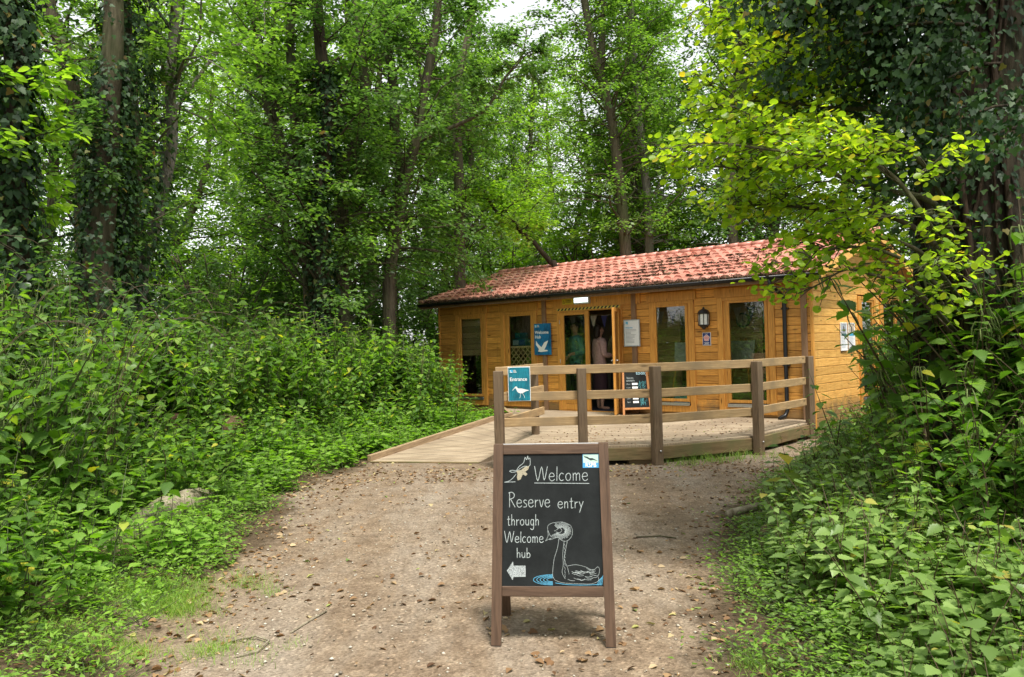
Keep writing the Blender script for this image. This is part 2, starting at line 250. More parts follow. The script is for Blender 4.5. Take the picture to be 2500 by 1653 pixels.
WRITING=[[(0.33, 0.9066), (0.363, 0.7931), (0.4034, 0.9009), (0.4294, 0.7988), (0.4634, 0.9038)], [(0.4827, 0.8243), (0.5292, 0.8272), (0.5261, 0.847), (0.5029, 0.8527), (0.4848, 0.8385), (0.4813, 0.8158), (0.4957, 0.7948), (0.5189, 0.7931), (0.5356, 0.8045)], [(0.5634, 0.9009), (0.56, 0.7931)], [(0.6292, 0.8442), (0.6093, 0.851), (0.5892, 0.8357), (0.5855, 0.813), (0.6018, 0.7931), (0.6284, 0.7988)], [(0.6758, 0.8499), (0.6556, 0.8357), (0.6538, 0.8102), (0.6714, 0.7931), (0.6948, 0.8017), (0.702, 0.8272), (0.6924, 0.847), (0.6758, 0.8499)], [(0.729, 0.8499), (0.7291, 0.7931)], [(0.73, 0.8329), (0.7457, 0.8499), (0.7588, 0.8414), (0.7596, 0.7931)], [(0.7606, 0.8329), (0.7789, 0.8499), (0.794, 0.8414), (0.7954, 0.7931)], [(0.8248, 0.8243), (0.8714, 0.8272), (0.8687, 0.847), (0.8455, 0.8527), (0.8272, 0.8385), (0.8232, 0.8158), (0.8373, 0.7948), (0.8604, 0.7931), (0.8774, 0.8045)], [(0.3298, 0.7766), (0.8897, 0.7695)], [(0.07, 0.7064), (0.0713, 0.5922)], [(0.0611, 0.7009), (0.0939, 0.7064), (0.1179, 0.6901), (0.1122, 0.6656), (0.0736, 0.652)], [(0.0825, 0.652), (0.1278, 0.5922)], [(0.1483, 0.6221), (0.1899, 0.6248), (0.1868, 0.6439), (0.166, 0.6493), (0.15, 0.6357), (0.1472, 0.6139), (0.1604, 0.5938), (0.1812, 0.5922), (0.196, 0.6031)], [(0.2464, 0.6411), (0.2285, 0.6466), (0.2167, 0.6357), (0.2286, 0.6221), (0.2465, 0.6112), (0.2406, 0.5949), (0.2169, 0.5922)], [(0.2673, 0.6221), (0.3089, 0.6248), (0.306, 0.6439), (0.2851, 0.6493), (0.269, 0.6357), (0.2661, 0.6139), (0.2792, 0.5938), (0.3, 0.5922), (0.3149, 0.6031)], [(0.3357, 0.6466), (0.3368, 0.5922)], [(0.3369, 0.6248), (0.3476, 0.6411), (0.3655, 0.6439)], [(0.3804, 0.6466), (0.398, 0.5922), (0.4191, 0.6466)], [(0.4368, 0.6221), (0.4785, 0.6248), (0.4757, 0.6439), (0.4549, 0.6493), (0.4387, 0.6357), (0.4356, 0.6139), (0.4485, 0.5938), (0.4693, 0.5922), (0.4842, 0.6031)], [(0.5689, 0.6087), (0.609, 0.6111), (0.6064, 0.6277), (0.5864, 0.6324), (0.5708, 0.6206), (0.5677, 0.6017), (0.58, 0.5842), (0.6, 0.5827), (0.6144, 0.5922)], [(0.6351, 0.63), (0.6354, 0.5827)], [(0.636, 0.6135), (0.6494, 0.63), (0.6648, 0.6229), (0.6663, 0.5827)], [(0.7045, 0.6584), (0.7031, 0.5898), (0.7115, 0.5827), (0.7201, 0.5851)], [(0.6879, 0.6324), (0.7212, 0.6348)], [(0.7411, 0.63), (0.7412, 0.5827)], [(0.7419, 0.6111), (0.7525, 0.6253), (0.7697, 0.6277)], [(0.7841, 0.63), (0.8019, 0.5875)], [(0.8243, 0.6324), (0.8019, 0.5875), (0.785, 0.5496)], [(0.0611, 0.522), (0.0619, 0.4603), (0.0694, 0.4539), (0.0769, 0.456)], [(0.0474, 0.4986), (0.0764, 0.5007)], [(0.0935, 0.5348), (0.0953, 0.4539)], [(0.0951, 0.4816), (0.1079, 0.4965), (0.1209, 0.4879), (0.1223, 0.4539)], [(0.1438, 0.4965), (0.1452, 0.4539)], [(0.145, 0.4794), (0.1539, 0.4922), (0.1688, 0.4943)], [(0.1988, 0.4965), (0.1839, 0.4858), (0.183, 0.4667), (0.1965, 0.4539), (0.2139, 0.4603), (0.2188, 0.4794), (0.2113, 0.4943), (0.1988, 0.4965)], [(0.2377, 0.4965), (0.2388, 0.4645), (0.2513, 0.4539), (0.2648, 0.4645)], [(0.2667, 0.4965), (0.2678, 0.4539)], [(0.3162, 0.4922), (0.2987, 0.4965), (0.2877, 0.4794), (0.2937, 0.4582), (0.3087, 0.456), (0.3166, 0.4709)], [(0.3177, 0.4965), (0.3166, 0.4326), (0.3012, 0.4199), (0.2863, 0.4284)], [(0.3387, 0.5348), (0.3396, 0.4539)], [(0.3396, 0.4816), (0.3526, 0.4965), (0.3656, 0.4879), (0.3665, 0.4539)], [(0.0214, 0.409), (0.0463, 0.3239), (0.0739, 0.4047), (0.0937, 0.3281), (0.1167, 0.4069)], [(0.1315, 0.3473), (0.1647, 0.3494), (0.1623, 0.3643), (0.1456, 0.3686), (0.1329, 0.3579), (0.1306, 0.3409), (0.1412, 0.3252), (0.1578, 0.3239), (0.1696, 0.3324)], [(0.1882, 0.4047), (0.1872, 0.3239)], [(0.2359, 0.3622), (0.2217, 0.3673), (0.2075, 0.3558), (0.2052, 0.3388), (0.2171, 0.3239), (0.2361, 0.3281)], [(0.2692, 0.3664), (0.255, 0.3558), (0.2541, 0.3366), (0.2669, 0.3239), (0.2835, 0.3303), (0.2882, 0.3494), (0.2811, 0.3643), (0.2692, 0.3664)], [(0.3072, 0.3664), (0.3082, 0.3239)], [(0.3082, 0.3537), (0.3191, 0.3664), (0.3286, 0.36), (0.33, 0.3239)], [(0.33, 0.3537), (0.3429, 0.3664), (0.3538, 0.36), (0.3556, 0.3239)], [(0.3761, 0.3473), (0.4093, 0.3494), (0.407, 0.3643), (0.3904, 0.3686), (0.3776, 0.3579), (0.3751, 0.3409), (0.3855, 0.3252), (0.4021, 0.3239), (0.414, 0.3324)], [(0.1505, 0.2823), (0.1521, 0.2104)], [(0.1519, 0.235), (0.1646, 0.2482), (0.1775, 0.2407), (0.1787, 0.2104)], [(0.1992, 0.2482), (0.2003, 0.2199), (0.2127, 0.2104), (0.226, 0.2199)], [(0.2278, 0.2482), (0.229, 0.2104)], [(0.2495, 0.2823), (0.2497, 0.2104)], [(0.2496, 0.2312), (0.2644, 0.2463), (0.2802, 0.2331), (0.2743, 0.2142), (0.2497, 0.2104)]]
GREBE=[[(0.5735, 0.3617), (0.554, 0.279), (0.5226, 0.208), (0.5065, 0.1253), (0.506, 0.0721), (0.5284, 0.0426)], [(0.6544, 0.3322), (0.6332, 0.2553), (0.6215, 0.1962), (0.6509, 0.1371), (0.6653, 0.0898)], [(0.6237, 0.3322), (0.607, 0.2435), (0.6103, 0.1608), (0.5973, 0.1017), (0.6268, 0.0544)], [(0.6511, 0.1489), (0.7349, 0.1584), (0.8257, 0.143), (0.901, 0.1194), (0.9473, 0.143), (0.9649, 0.1253), (0.9577, 0.0898), (0.9374, 0.0721)], [(0.5284, 0.0426), (0.6112, 0.0248), (0.7621, 0.0189), (0.8829, 0.0189), (0.9516, 0.0426), (0.948, 0.0721)], [(0.4366, 0.3357), (0.463, 0.3735), (0.4603, 0.4149), (0.4861, 0.3735), (0.5243, 0.3617), (0.5704, 0.3617)], [(0.4588, 0.4208), (0.4636, 0.4504), (0.5101, 0.4704), (0.6029, 0.4764), (0.6797, 0.4563), (0.7068, 0.4208), (0.7012, 0.3735), (0.6544, 0.3357), (0.6008, 0.3381), (0.5735, 0.3617)], [(0.5249, 0.409), (0.5558, 0.4208), (0.5791, 0.4326), (0.6019, 0.4149), (0.5786, 0.3972), (0.5402, 0.4031)], [(0.631, 0.4113), (0.6948, 0.4064)], [(0.6324, 0.409), (0.6946, 0.4)], [(0.6348, 0.4062), (0.681, 0.3958)], [(0.6266, 0.4051), (0.6933, 0.3866)], [(0.6281, 0.4024), (0.6771, 0.3843)], [(0.6343, 0.3976), (0.6764, 0.3775)], [(0.6302, 0.3958), (0.6704, 0.3725)], [(0.6256, 0.3946), (0.6587, 0.371)], [(0.6226, 0.3928), (0.6612, 0.3598)], [(0.6186, 0.3918), (0.6508, 0.3572)], [(0.6161, 0.3894), (0.635, 0.3619)], [(0.6129, 0.3875), (0.6307, 0.3531)], [(0.6069, 0.3897), (0.6178, 0.3582)], [(0.605, 0.3849), (0.6104, 0.3512)], [(0.6003, 0.3854), (0.601, 0.345)], [(0.596, 0.3852), (0.59, 0.3443)], [(0.5919, 0.3876), (0.5794, 0.3465)], [(0.5879, 0.3875), (0.5681, 0.3459)], [(0.5826, 0.3848), (0.5636, 0.3583)], [(0.5816, 0.3909), (0.5539, 0.359)], [(0.5737, 0.3861), (0.5431, 0.3592)], [(0.5719, 0.3897), (0.5366, 0.3641)], [(0.5694, 0.3919), (0.528, 0.367)], [(0.5677, 0.3943), (0.5178, 0.3696)], [(0.5628, 0.3949), (0.5058, 0.372)], [(0.5593, 0.3965), (0.4994, 0.3775)], [(0.563, 0.4279), (0.5311, 0.4507)], [(0.565, 0.4304), (0.5341, 0.4574)], [(0.5671, 0.4331), (0.5345, 0.4681)], [(0.5733, 0.4322), (0.544, 0.4718)], [(0.5779, 0.4321), (0.5615, 0.4633)], [(0.5802, 0.4351), (0.5705, 0.4645)], [(0.5854, 0.4329), (0.5781, 0.4707)], [(0.5883, 0.4365), (0.5884, 0.4681)], [(0.5928, 0.4324), (0.5984, 0.4777)], [(0.5965, 0.4345), (0.6096, 0.4783)], [(0.6014, 0.4386), (0.6175, 0.4696)], [(0.6045, 0.4349), (0.6281, 0.4697)], [(0.6091, 0.4354), (0.6382, 0.4682)], [(0.6125, 0.4338), (0.6476, 0.4656)], [(0.6186, 0.435), (0.6547, 0.4608)], [(0.6185, 0.4304), (0.6657, 0.4589)], [(0.6198, 0.4277), (0.6663, 0.4506)], [(0.6293, 0.4297), (0.6762, 0.4477)], [(0.6278, 0.4256), (0.6721, 0.4391)], [(0.6285, 0.423), (0.6874, 0.4372)], [(0.6257, 0.4196), (0.6918, 0.4315)], [(0.6341, 0.419), (0.6828, 0.4237)], [(0.635, 0.4165), (0.693, 0.4188)], [(0.6363, 0.414), (0.6911, 0.4126)], [(0.8211, 0.0728), (0.8512, 0.0679), (0.8892, 0.0721)], [(0.8131, 0.0541), (0.8432, 0.0475), (0.881, 0.0487)], [(0.7942, 0.107), (0.8243, 0.0997), (0.8623, 0.1033)], [(0.7395, 0.0833), (0.7696, 0.0765), (0.8075, 0.0789)], [(0.8385, 0.1319), (0.8686, 0.1231), (0.9065, 0.1232)], [(0.7258, 0.114), (0.7559, 0.1035), (0.794, 0.1111)], [(0.6957, 0.0959), (0.7258, 0.0862), (0.7638, 0.0947)], [(0.7285, 0.1048), (0.7586, 0.0942), (0.7966, 0.0996)], [(0.8584, 0.1204), (0.8885, 0.1133), (0.9264, 0.1127)], [(0.8648, 0.0972), (0.895, 0.0909), (0.933, 0.0958)], [(0.7792, 0.1174), (0.8092, 0.107), (0.8472, 0.1075)], [(0.695, 0.1088), (0.7251, 0.0984), (0.7631, 0.1013)], [(0.846, 0.1057), (0.8762, 0.1), (0.9141, 0.1022)], [(0.8432, 0.1118), (0.8733, 0.1046), (0.9113, 0.1068)], [(0.7521, 0.0989), (0.7821, 0.0877), (0.8202, 0.0971)], [(0.6506, 0.0532), (0.6807, 0.0422), (0.7184, 0.0415)], [(0.7546, 0.0542), (0.7846, 0.0429), (0.8226, 0.0516)], [(0.8302, 0.0648), (0.8602, 0.0554), (0.8981, 0.0587)], [(0.7205, 0.1041), (0.7507, 0.0977), (0.7887, 0.1033)], [(0.7933, 0.1097), (0.8234, 0.0992), (0.8615, 0.1092)], [(0.8688, 0.0772), (0.8988, 0.0659), (0.9366, 0.0666)], [(0.8681, 0.0869), (0.8983, 0.082), (0.936, 0.0781)], [(0.6921, 0.107), (0.7222, 0.0976), (0.7602, 0.1008)], [(0.7496, 0.0551), (0.7797, 0.046), (0.8176, 0.051)], [(0.7107, 0.0609), (0.7408, 0.0528), (0.7786, 0.0516)], [(0.736, 0.1162), (0.7661, 0.1077), (0.804, 0.1066)], [(0.6219, 0.3144), (0.6338, 0.2931)], [(0.6222, 0.2861), (0.6329, 0.2648)], [(0.6225, 0.2577), (0.6319, 0.2364)], [(0.6228, 0.2293), (0.631, 0.208)], [(0.6231, 0.2009), (0.6301, 0.1797)], [(0.6234, 0.1726), (0.6292, 0.1513)], [(0.6237, 0.1442), (0.6282, 0.1229)], [(0.624, 0.1158), (0.6273, 0.0946)], [(0.6243, 0.0875), (0.6264, 0.0662)], [(0.4366, 0.3357), (0.4936, 0.3558), (0.4781, 0.344), (0.5551, 0.3617)]]
FLYER=[[(0.0159, 0.7849), (0.0504, 0.7896), (0.0926, 0.8085), (0.1363, 0.8463)], [(0.0159, 0.7849), (0.1289, 0.7872)], [(0.0683, 0.87), (0.0918, 0.8771), (0.136, 0.8723), (0.1329, 0.8652), (0.092, 0.8617), (0.0683, 0.87)], [(0.1361, 0.8676), (0.1673, 0.9054), (0.2146, 0.935), (0.2302, 0.9764), (0.2462, 0.9586), (0.2588, 0.9882), (0.2652, 0.9622), (0.281, 0.9704), (0.2842, 0.9232), (0.2653, 0.9054), (0.2226, 0.9078), (0.1801, 0.8913), (0.1439, 0.87)]]
FLYERBODY=[(0.1392, 0.8723), (0.1912, 0.8794), (0.2305, 0.9031), (0.2747, 0.9102), (0.2653, 0.8842), (0.2338, 0.8641), (0.2559, 0.8463), (0.2387, 0.8322), (0.2071, 0.844), (0.1838, 0.805), (0.1555, 0.7967), (0.1459, 0.8227), (0.152, 0.8463)]
WATER=[[(0.5031, 0.0851), (0.4441, 0.0833), (0.3909, 0.0779), (0.3487, 0.0695), (0.3216, 0.059), (0.3122, 0.0473), (0.3216, 0.0356), (0.3486, 0.025), (0.3906, 0.0167), (0.4436, 0.0113), (0.5024, 0.0095)], [(0.5031, 0.0792), (0.4544, 0.0776), (0.4105, 0.0731), (0.3756, 0.066), (0.3532, 0.0571), (0.3455, 0.0473), (0.3532, 0.0374), (0.3755, 0.0285), (0.4102, 0.0215), (0.4539, 0.0169), (0.5024, 0.0154)], [(0.503, 0.0733), (0.4646, 0.072), (0.43, 0.0683), (0.4025, 0.0626), (0.3849, 0.0553), (0.3788, 0.0473), (0.3848, 0.0392), (0.4024, 0.032), (0.4297, 0.0262), (0.4642, 0.0225), (0.5025, 0.0213)], [(0.5029, 0.0674), (0.4749, 0.0664), (0.4495, 0.0635), (0.4294, 0.0591), (0.4165, 0.0535), (0.412, 0.0473), (0.4164, 0.0411), (0.4293, 0.0355), (0.4493, 0.031), (0.4745, 0.0282), (0.5025, 0.0272)], [(0.5029, 0.0615), (0.4851, 0.0608), (0.4691, 0.0588), (0.4563, 0.0556), (0.4481, 0.0517), (0.4453, 0.0473), (0.4481, 0.0429), (0.4562, 0.0389), (0.4689, 0.0358), (0.4849, 0.0338), (0.5026, 0.0331)], [(0.5282, 0.0248), (0.6412, 0.013), (0.7921, 0.0095), (0.9129, 0.013), (0.9886, 0.0189)], [(0.9354, 0.0095), (0.9624, 0.0485), (0.998, 0.0721)], [(0.9505, 0.0095), (0.9731, 0.0532), (0.9981, 0.0757)], [(0.9656, 0.0095), (0.9839, 0.0579), (0.9982, 0.0792)], [(0.9807, 0.0095), (0.9946, 0.0626), (0.9983, 0.0827)]]
ARROW=[(0.0514, 0.1135), (0.1084, 0.1785), (0.1117, 0.1489), (0.2333, 0.1489), (0.2335, 0.0709), (0.1125, 0.0686), (0.1066, 0.0473)]
LOGO=[(0.8301, 0.9976), (0.9983, 0.9976), (0.9944, 0.8901), (0.8303, 0.8901)]
WADER=[(0.1748, 0.2922), (0.2168, 0.3466), (0.2895, 0.3966), (0.3217, 0.4265), (0.3566, 0.4347), (0.3944, 0.4174), (0.4196, 0.3829), (0.4685, 0.3693), (0.6084, 0.3666), (0.7203, 0.3466), (0.8182, 0.3285), (0.9161, 0.3176), (0.9091, 0.2995), (0.8182, 0.2922), (0.7203, 0.2604), (0.6364, 0.2305), (0.5385, 0.2269), (0.4545, 0.2468), (0.3986, 0.2831), (0.3706, 0.3285), (0.3427, 0.3693), (0.3077, 0.3784), (0.2559, 0.3512)]
WADERLEGS=[[(0.5455, 0.2332), (0.5385, 0.1198), (0.4895, 0.0926)], [(0.6252, 0.2332), (0.6853, 0.1742), (0.7203, 0.1289), (0.7203, 0.0944)]]
GULL=[(0.1198, 0.4564), (0.1018, 0.3289), (0.2814, 0.1879), (0.2216, 0.1107), (0.4012, 0.094), (0.6407, 0.1074), (0.8323, 0.1208), (0.7725, 0.1544), (0.6048, 0.1678), (0.7126, 0.2617), (0.8503, 0.4564), (0.6108, 0.396), (0.4311, 0.245), (0.2335, 0.3557)]

# ---------------------------------------------------------------- palette
M_bark = None
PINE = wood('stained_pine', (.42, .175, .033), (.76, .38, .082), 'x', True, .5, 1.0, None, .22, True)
PINE_Y = wood('stained_pine_lit_gable', (.53, .255, .055), (.88, .52, .15), 'y', True, .5, 1.0, None, .18, True)  # paler copy of the front pine: the gable's stronger daylight painted in
PINE_Z = wood('stained_pine_upright', (.42, .175, .033), (.74, .37, .08), 'z', True, .45, 1.0, None, .1)
PINE_IN = wood('bare_pine_inside', (.55, .34, .16), (.75, .52, .28), 'x', True, .6, .5)  # bare pine, lightened further to make up for the dim interior
STRIP = wood('weathered_batten', (.17, .095, .05), (.29, .175, .10), 'z', False, .7)
POSTW = wood('weathered_post', (.085, .055, .032), (.21, .145, .088), 'z', False, .8, 1.4, (.15, .11, .07))
RAILX = wood('sawn_rail', (.28, .175, .08), (.53, .37, .19), 'x', True, .75, 1.0, (.28, .20, .11))
FASC = wood('damp_fascia', (.10, .065, .03), (.26, .18, .09), 'x', False, .8, 1.2, (.13, .12, .05))
KERBW = wood('kerb_timber', (.20, .13, .075), (.40, .29, .17), 'x', False, .85)
SIGNW = wood('stained_sign_frame', (.052, .030, .018), (.125, .075, .046), 'z', False, .5, 1.0)
SIGNWX = wood('stained_sign_rail', (.052, .030, .018), (.125, .075, .046), 'x', False, .5, 1.0)
ORANGEW = wood('varnished_easel_wood', (.36, .14, .045), (.55, .26, .10), 'z', False, .45)
BLACK = flat('black_plastic', (.012, .012, .013), .35)
METAL = flat('brushed_metal', (.55, .55, .55), .35, 1.0)
WHITE = flat('white_paint', (.78, .79, .79), .4, 0, .03)
WHITEG = flat('white_print', (.82, .82, .80), .6, 0, .02)
CARPET = flat('navy_carpet', (.035, .04, .07), .95, 0, .3, 200)
DARKIN = flat('grey_partition', (.48, .45, .42), .8, 0, .1, 3)
LAMPGLASS = flat('frosted_glass', (.72, .72, .68), .3)
mt, t, o = nodes('window_glass')
gl = N(t, 'ShaderNodeBsdfGlossy', Roughness=.015); tr = N(t, 'ShaderNodeBsdfTransparent'); tr.inputs[0].default_value = (.80, .84, .80, 1)
fr = N(t, 'ShaderNodeFresnel', IOR=1.55); mm = N(t, 'ShaderNodeMath', _operation='MULTIPLY_ADD'); mm.inputs[1].default_value = 2.0; mm.inputs[2].default_value = .08
t.links.new(fr.outputs[0], mm.inputs[0]); nb = bump(t, noise(t, coords(t), 1.5, 2), .05, .02); t.links.new(nb, gl.inputs['Normal'])
gg = t.nodes.new('ShaderNodeNewGeometry'); inv = N(t, 'ShaderNodeMath', _operation='SUBTRACT'); inv.inputs[0].default_value = 1; t.links.new(gg.outputs['Backfacing'], inv.inputs[1]); m3 = N(t, 'ShaderNodeMath', _operation='MULTIPLY'); t.links.new(mm.outputs[0], m3.inputs[0]); t.links.new(inv.outputs[0], m3.inputs[1])
mx = t.nodes.new('ShaderNodeMixShader'); t.links.new(m3.outputs[0], mx.inputs[0]); t.links.new(tr.outputs[0], mx.inputs[1]); t.links.new(gl.outputs[0], mx.inputs[2]); t.links.new(mx.outputs[0], o.inputs[0]); GLASS = mt

# roof tiles
mt, t, o = nodes('clay_red_tile')
v = coords(t); n1 = noise(t, v, 1.1, 5); n2 = noise(t, v, 9, 5, .65); g = t.nodes.new('ShaderNodeNewGeometry')
base = ramp(t, n1, [(.3, (.42, .15, .105)), (.7, (.58, .27, .21))]).outputs[0]
base = mixc(t, 1.0, base, ramp(t, g.outputs['Random Per Island'], [(0, (.78, .8, .8)), (1, (1.15, 1.12, 1.1))]).outputs[0], 'MULTIPLY')
base = mixc(t, ramp(t, n2, [(.52, (0, 0, 0)), (.74, (.7, .7, .7))]).outputs[0], base, (.24, .13, .09))
finish(t, o, base, .38, bump(t, n2, .15, .01), .5); TILE = mt

# deck surface: boards under a fine anti-slip netting
mt, t, o = nodes('netted_deck_boards')
c = t.nodes.new('ShaderNodeTexCoord'); mp = N(t, 'ShaderNodeMapping'); mp.inputs['Rotation'].default_value = (0, 0, R(-14)); t.links.new(c.outputs['Object'], mp.inputs[0])
wv = N(t, 'ShaderNodeTexWave', Scale=1.15, Distortion=.25, Detail=1); wv.bands_direction = 'Y'; wv.inputs['Detail Scale'].default_value = .4; t.links.new(mp.outputs[0], wv.inputs[0])
gap = ramp(t, wv.outputs[1], [(.0, (.74, .74, .74)), (.05, (1, 1, 1))]).outputs[0]
mp2 = N(t, 'ShaderNodeMapping'); mp2.inputs['Scale'].default_value = (38, 38, 38); mp2.inputs['Rotation'].default_value = (0, 0, R(31)); t.links.new(c.outputs['Object'], mp2.inputs[0])
vo = t.nodes.new('ShaderNodeTexVoronoi'); vo.feature = 'DISTANCE_TO_EDGE'; vo.inputs['Randomness'].default_value = .15; vo.inputs['Scale'].default_value = 1; t.links.new(mp2.outputs[0], vo.inputs[0])
net = ramp(t, vo.outputs[0], [(.04, (.72, .72, .72)), (.14, (1.05, 1.05, 1.05))]).outputs[0]
nA = noise(t, coords(t, (1, 5, 1)), 1.6, 6, .65); nB = noise(t, coords(t), .9, 5)
dc = ramp(t, nA, [(.3, (.26, .195, .125)), (.7, (.46, .37, .26))]).outputs[0]
dc = mixc(t, ramp(t, nB, [(.45, (0, 0, 0)), (.75, (1, 1, 1))]).outputs[0], dc, (.22, .165, .11))
dc = mixc(t, 1.0, dc, gap, 'MULTIPLY'); dc = mixc(t, 1.0, dc, net, 'MULTIPLY')
finish(t, o, dc, .85, bump(t, vo.outputs[0], .4, .01), .2); DECK = mt

# path: trodden earth and fine gravel with pale worn patches
mt, t, o = nodes('trodden_gravel')
v = coords(t); big = noise(t, coords(t, (1.9, .45, 1)), .9, 5, .65); mid = noise(t, v, 5, 6, .7); fine = noise(t, v, 60, 4, .7); grit = t.nodes.new('ShaderNodeTexVoronoi'); grit.inputs['Scale'].default_value = 55; t.links.new(v, grit.inputs[0])
e1 = ramp(t, mid, [(.3, (.15, .105, .068)), (.55, (.245, .18, .12)), (.75, (.34, .265, .185))]).outputs[0]
e1 = mixc(t, ramp(t, big, [(.44, (0, 0, 0)), (.68, (.7, .7, .7))]).outputs[0], e1, (.335, .285, .225))
sp = ramp(t, grit.outputs['Color'], [(.0, (.62, .6, .58)), (.5, (1, 1, 1)), (.80, (1.05, 1.05, 1.05)), (.93, (1.55, 1.55, 1.55))]).outputs[0]
e1 = mixc(t, 1.0, e1, sp, 'MULTIPLY')
e1 = mixc(t, 1.0, e1, ramp(t, fine, [(.3, (.6, .6, .6)), (.65, (1.2, 1.2, 1.2))]).outputs[0], 'MULTIPLY')
at = t.nodes.new('ShaderNodeAttribute'); at.attribute_name = 'verge'
en = N(t, 'ShaderNodeMath', _operation='MULTIPLY_ADD'); t.links.new(noise(t, v, 4.5, 6, .7), en.inputs[0]); en.inputs[1].default_value = -1.1; t.links.new(at.outputs['Fac'], en.inputs[2])
ef = ramp(t, en.outputs[0], [(.0, (1, 1, 1)), (.28, (0, 0, 0))]).outputs[0]
e1 = mixc(t, ef, e1, mixc(t, 1.0, ramp(t, mid, [(.3, (.05, .034, .02)), (.6, (.125, .088, .054)), (.8, (.19, .135, .085))]).outputs[0], ramp(t, fine, [(.3, (.5, .5, .5)), (.7, (1.3, 1.3, 1.3))]).outputs[0], 'MULTIPLY'))
ad = N(t, 'ShaderNodeMath', _operation='ADD'); t.links.new(fine, ad.inputs[0]); t.links.new(grit.outputs['Distance'], ad.inputs[1])
finish(t, o, e1, .92, bump(t, ad.outputs[0], .7, .012), .15); PATH = mt
mt, t, o = nodes('woodland_soil')
v = coords(t); a = noise(t, v, 2.2, 6, .7); b_ = noise(t, v, 25, 4, .7)
c1 = ramp(t, a, [(.3, (.05, .034, .02)), (.6, (.125, .088, .054)), (.8, (.19, .135, .085))]).outputs[0]
c1 = mixc(t, 1.0, c1, ramp(t, b_, [(.3, (.5, .5, .5)), (.7, (1.3, 1.3, 1.3))]).outputs[0], 'MULTIPLY')
finish(t, o, c1, .95, bump(t, b_, .8, .03), .1); SOIL = mt
def barkmat(name, dark, light, green=.0):
    mt, t, o = nodes(name); v = coords(t, (9, 9, 1.6)); n = noise(t, v, 2.2, 7, .65, .6); n2 = noise(t, coords(t), 1.3, 4)
    c = ramp(t, n, [(.3, dark), (.7, light)]).outputs[0]
    c = mixc(t, ramp(t, n2, [(.4, (0, 0, 0)), (.65, (green,)*3)]).outputs[0], c, (.07, .09, .03))
    finish(t, o, c, .85, bump(t, n, .9, .03), .2); return mt
BARK = barkmat('brown_bark', (.035, .026, .017), (.14, .11, .075), .6)
BARKG = barkmat('grey_bark', (.10, .088, .068), (.27, .245, .20), .35)
BARKD = barkmat('dark_furrowed_bark', (.012, .009, .006), (.06, .042, .026), .2)
DEADW = barkmat('bleached_deadwood', (.16, .125, .08), (.46, .40, .30), .3)
VINE = barkmat('ivy_stem_bark', (.014, .010, .006), (.06, .038, .022), 0)
L_CAN = leafmat('canopy_leaf', [(0, (.066, .128, .028)), (.45, (.112, .20, .04)), (.8, (.165, .27, .055)), (1, (.24, .35, .08))], .52, (1.7, 2.0, .65), .42, .42)
L_BLUE = leafmat('shade_leaf', [(0, (.055, .112, .034)), (.5, (.095, .172, .048)), (1, (.15, .245, .07))], .48, (1.6, 1.9, .75), .38, .45)
L_LIME = leafmat('lime_leaf', [(0, (.16, .29, .02)), (.5, (.27, .41, .028)), (.96, (.38, .49, .04)), (1, (.52, .42, .04))], .6, (1.85, 1.8, .7), .35, .42)
L_SUN = leafmat('bright_wood_leaf', [(0, (.10, .19, .024)), (.5, (.17, .29, .034)), (1, (.265, .39, .055))], .56, (1.75, 1.95, .6), .45)  # brighter greens give the far trees a painted sunlit glow
L_IVY = leafmat('ivy_leaf', [(0, (.010, .028, .009)), (.6, (.02, .052, .014)), (.96, (.045, .095, .02)), (1, (.16, .10, .02))], .2, None, .5, .22)
L_NET = leafmat('nettle_leaf', [(0, (.058, .125, .022)), (.4, (.105, .21, .034)), (.8, (.17, .30, .048)), (.965, (.25, .36, .065)), (1, (.46, .40, .05))], .42, (1.75, 2.0, .55), .42, .4, .5)
L_LOW = leafmat('low_nettle_leaf', [(0, (.095, .18, .025)), (.5, (.165, .30, .042)), (1, (.25, .41, .07))], .42, (1.7, 2.0, .5), .48, .38)
L_PALE = leafmat('pale_low_leaf', [(0, (.095, .165, .04)), (.5, (.165, .265, .07)), (.97, (.25, .36, .11)), (1, (.42, .34, .07))], .38, (1.7, 1.9, .6), .42, .42)
L_GRASS = leafmat('grass_blade', [(0, (.10, .19, .02)), (.7, (.19, .33, .045)), (1, (.30, .28, .10))], .35, None, .5)
L_DEAD = leafmat('dead_leaf', [(0, (.09, .045, .022)), (.35, (.19, .105, .05)), (.7, (.33, .21, .11)), (.9, (.47, .36, .22)), (.96, (.36, .34, .12)), (1, (.12, .22, .05))], .12, (1.2, 1.2, .9), .7, .25)
STEM = flat('nettle_stem', (.065, .085, .03), .6); STEMR = flat('red_brown_stem', (.075, .05, .025), .6)
CATK = flat('nettle_catkin', (.13, .17, .05), .8)
PEB = leafmat('pebble', [(0, (.16, .13, .10)), (.5, (.34, .29, .23)), (1, (.58, .54, .47))], 0.0, None, .85, .2)

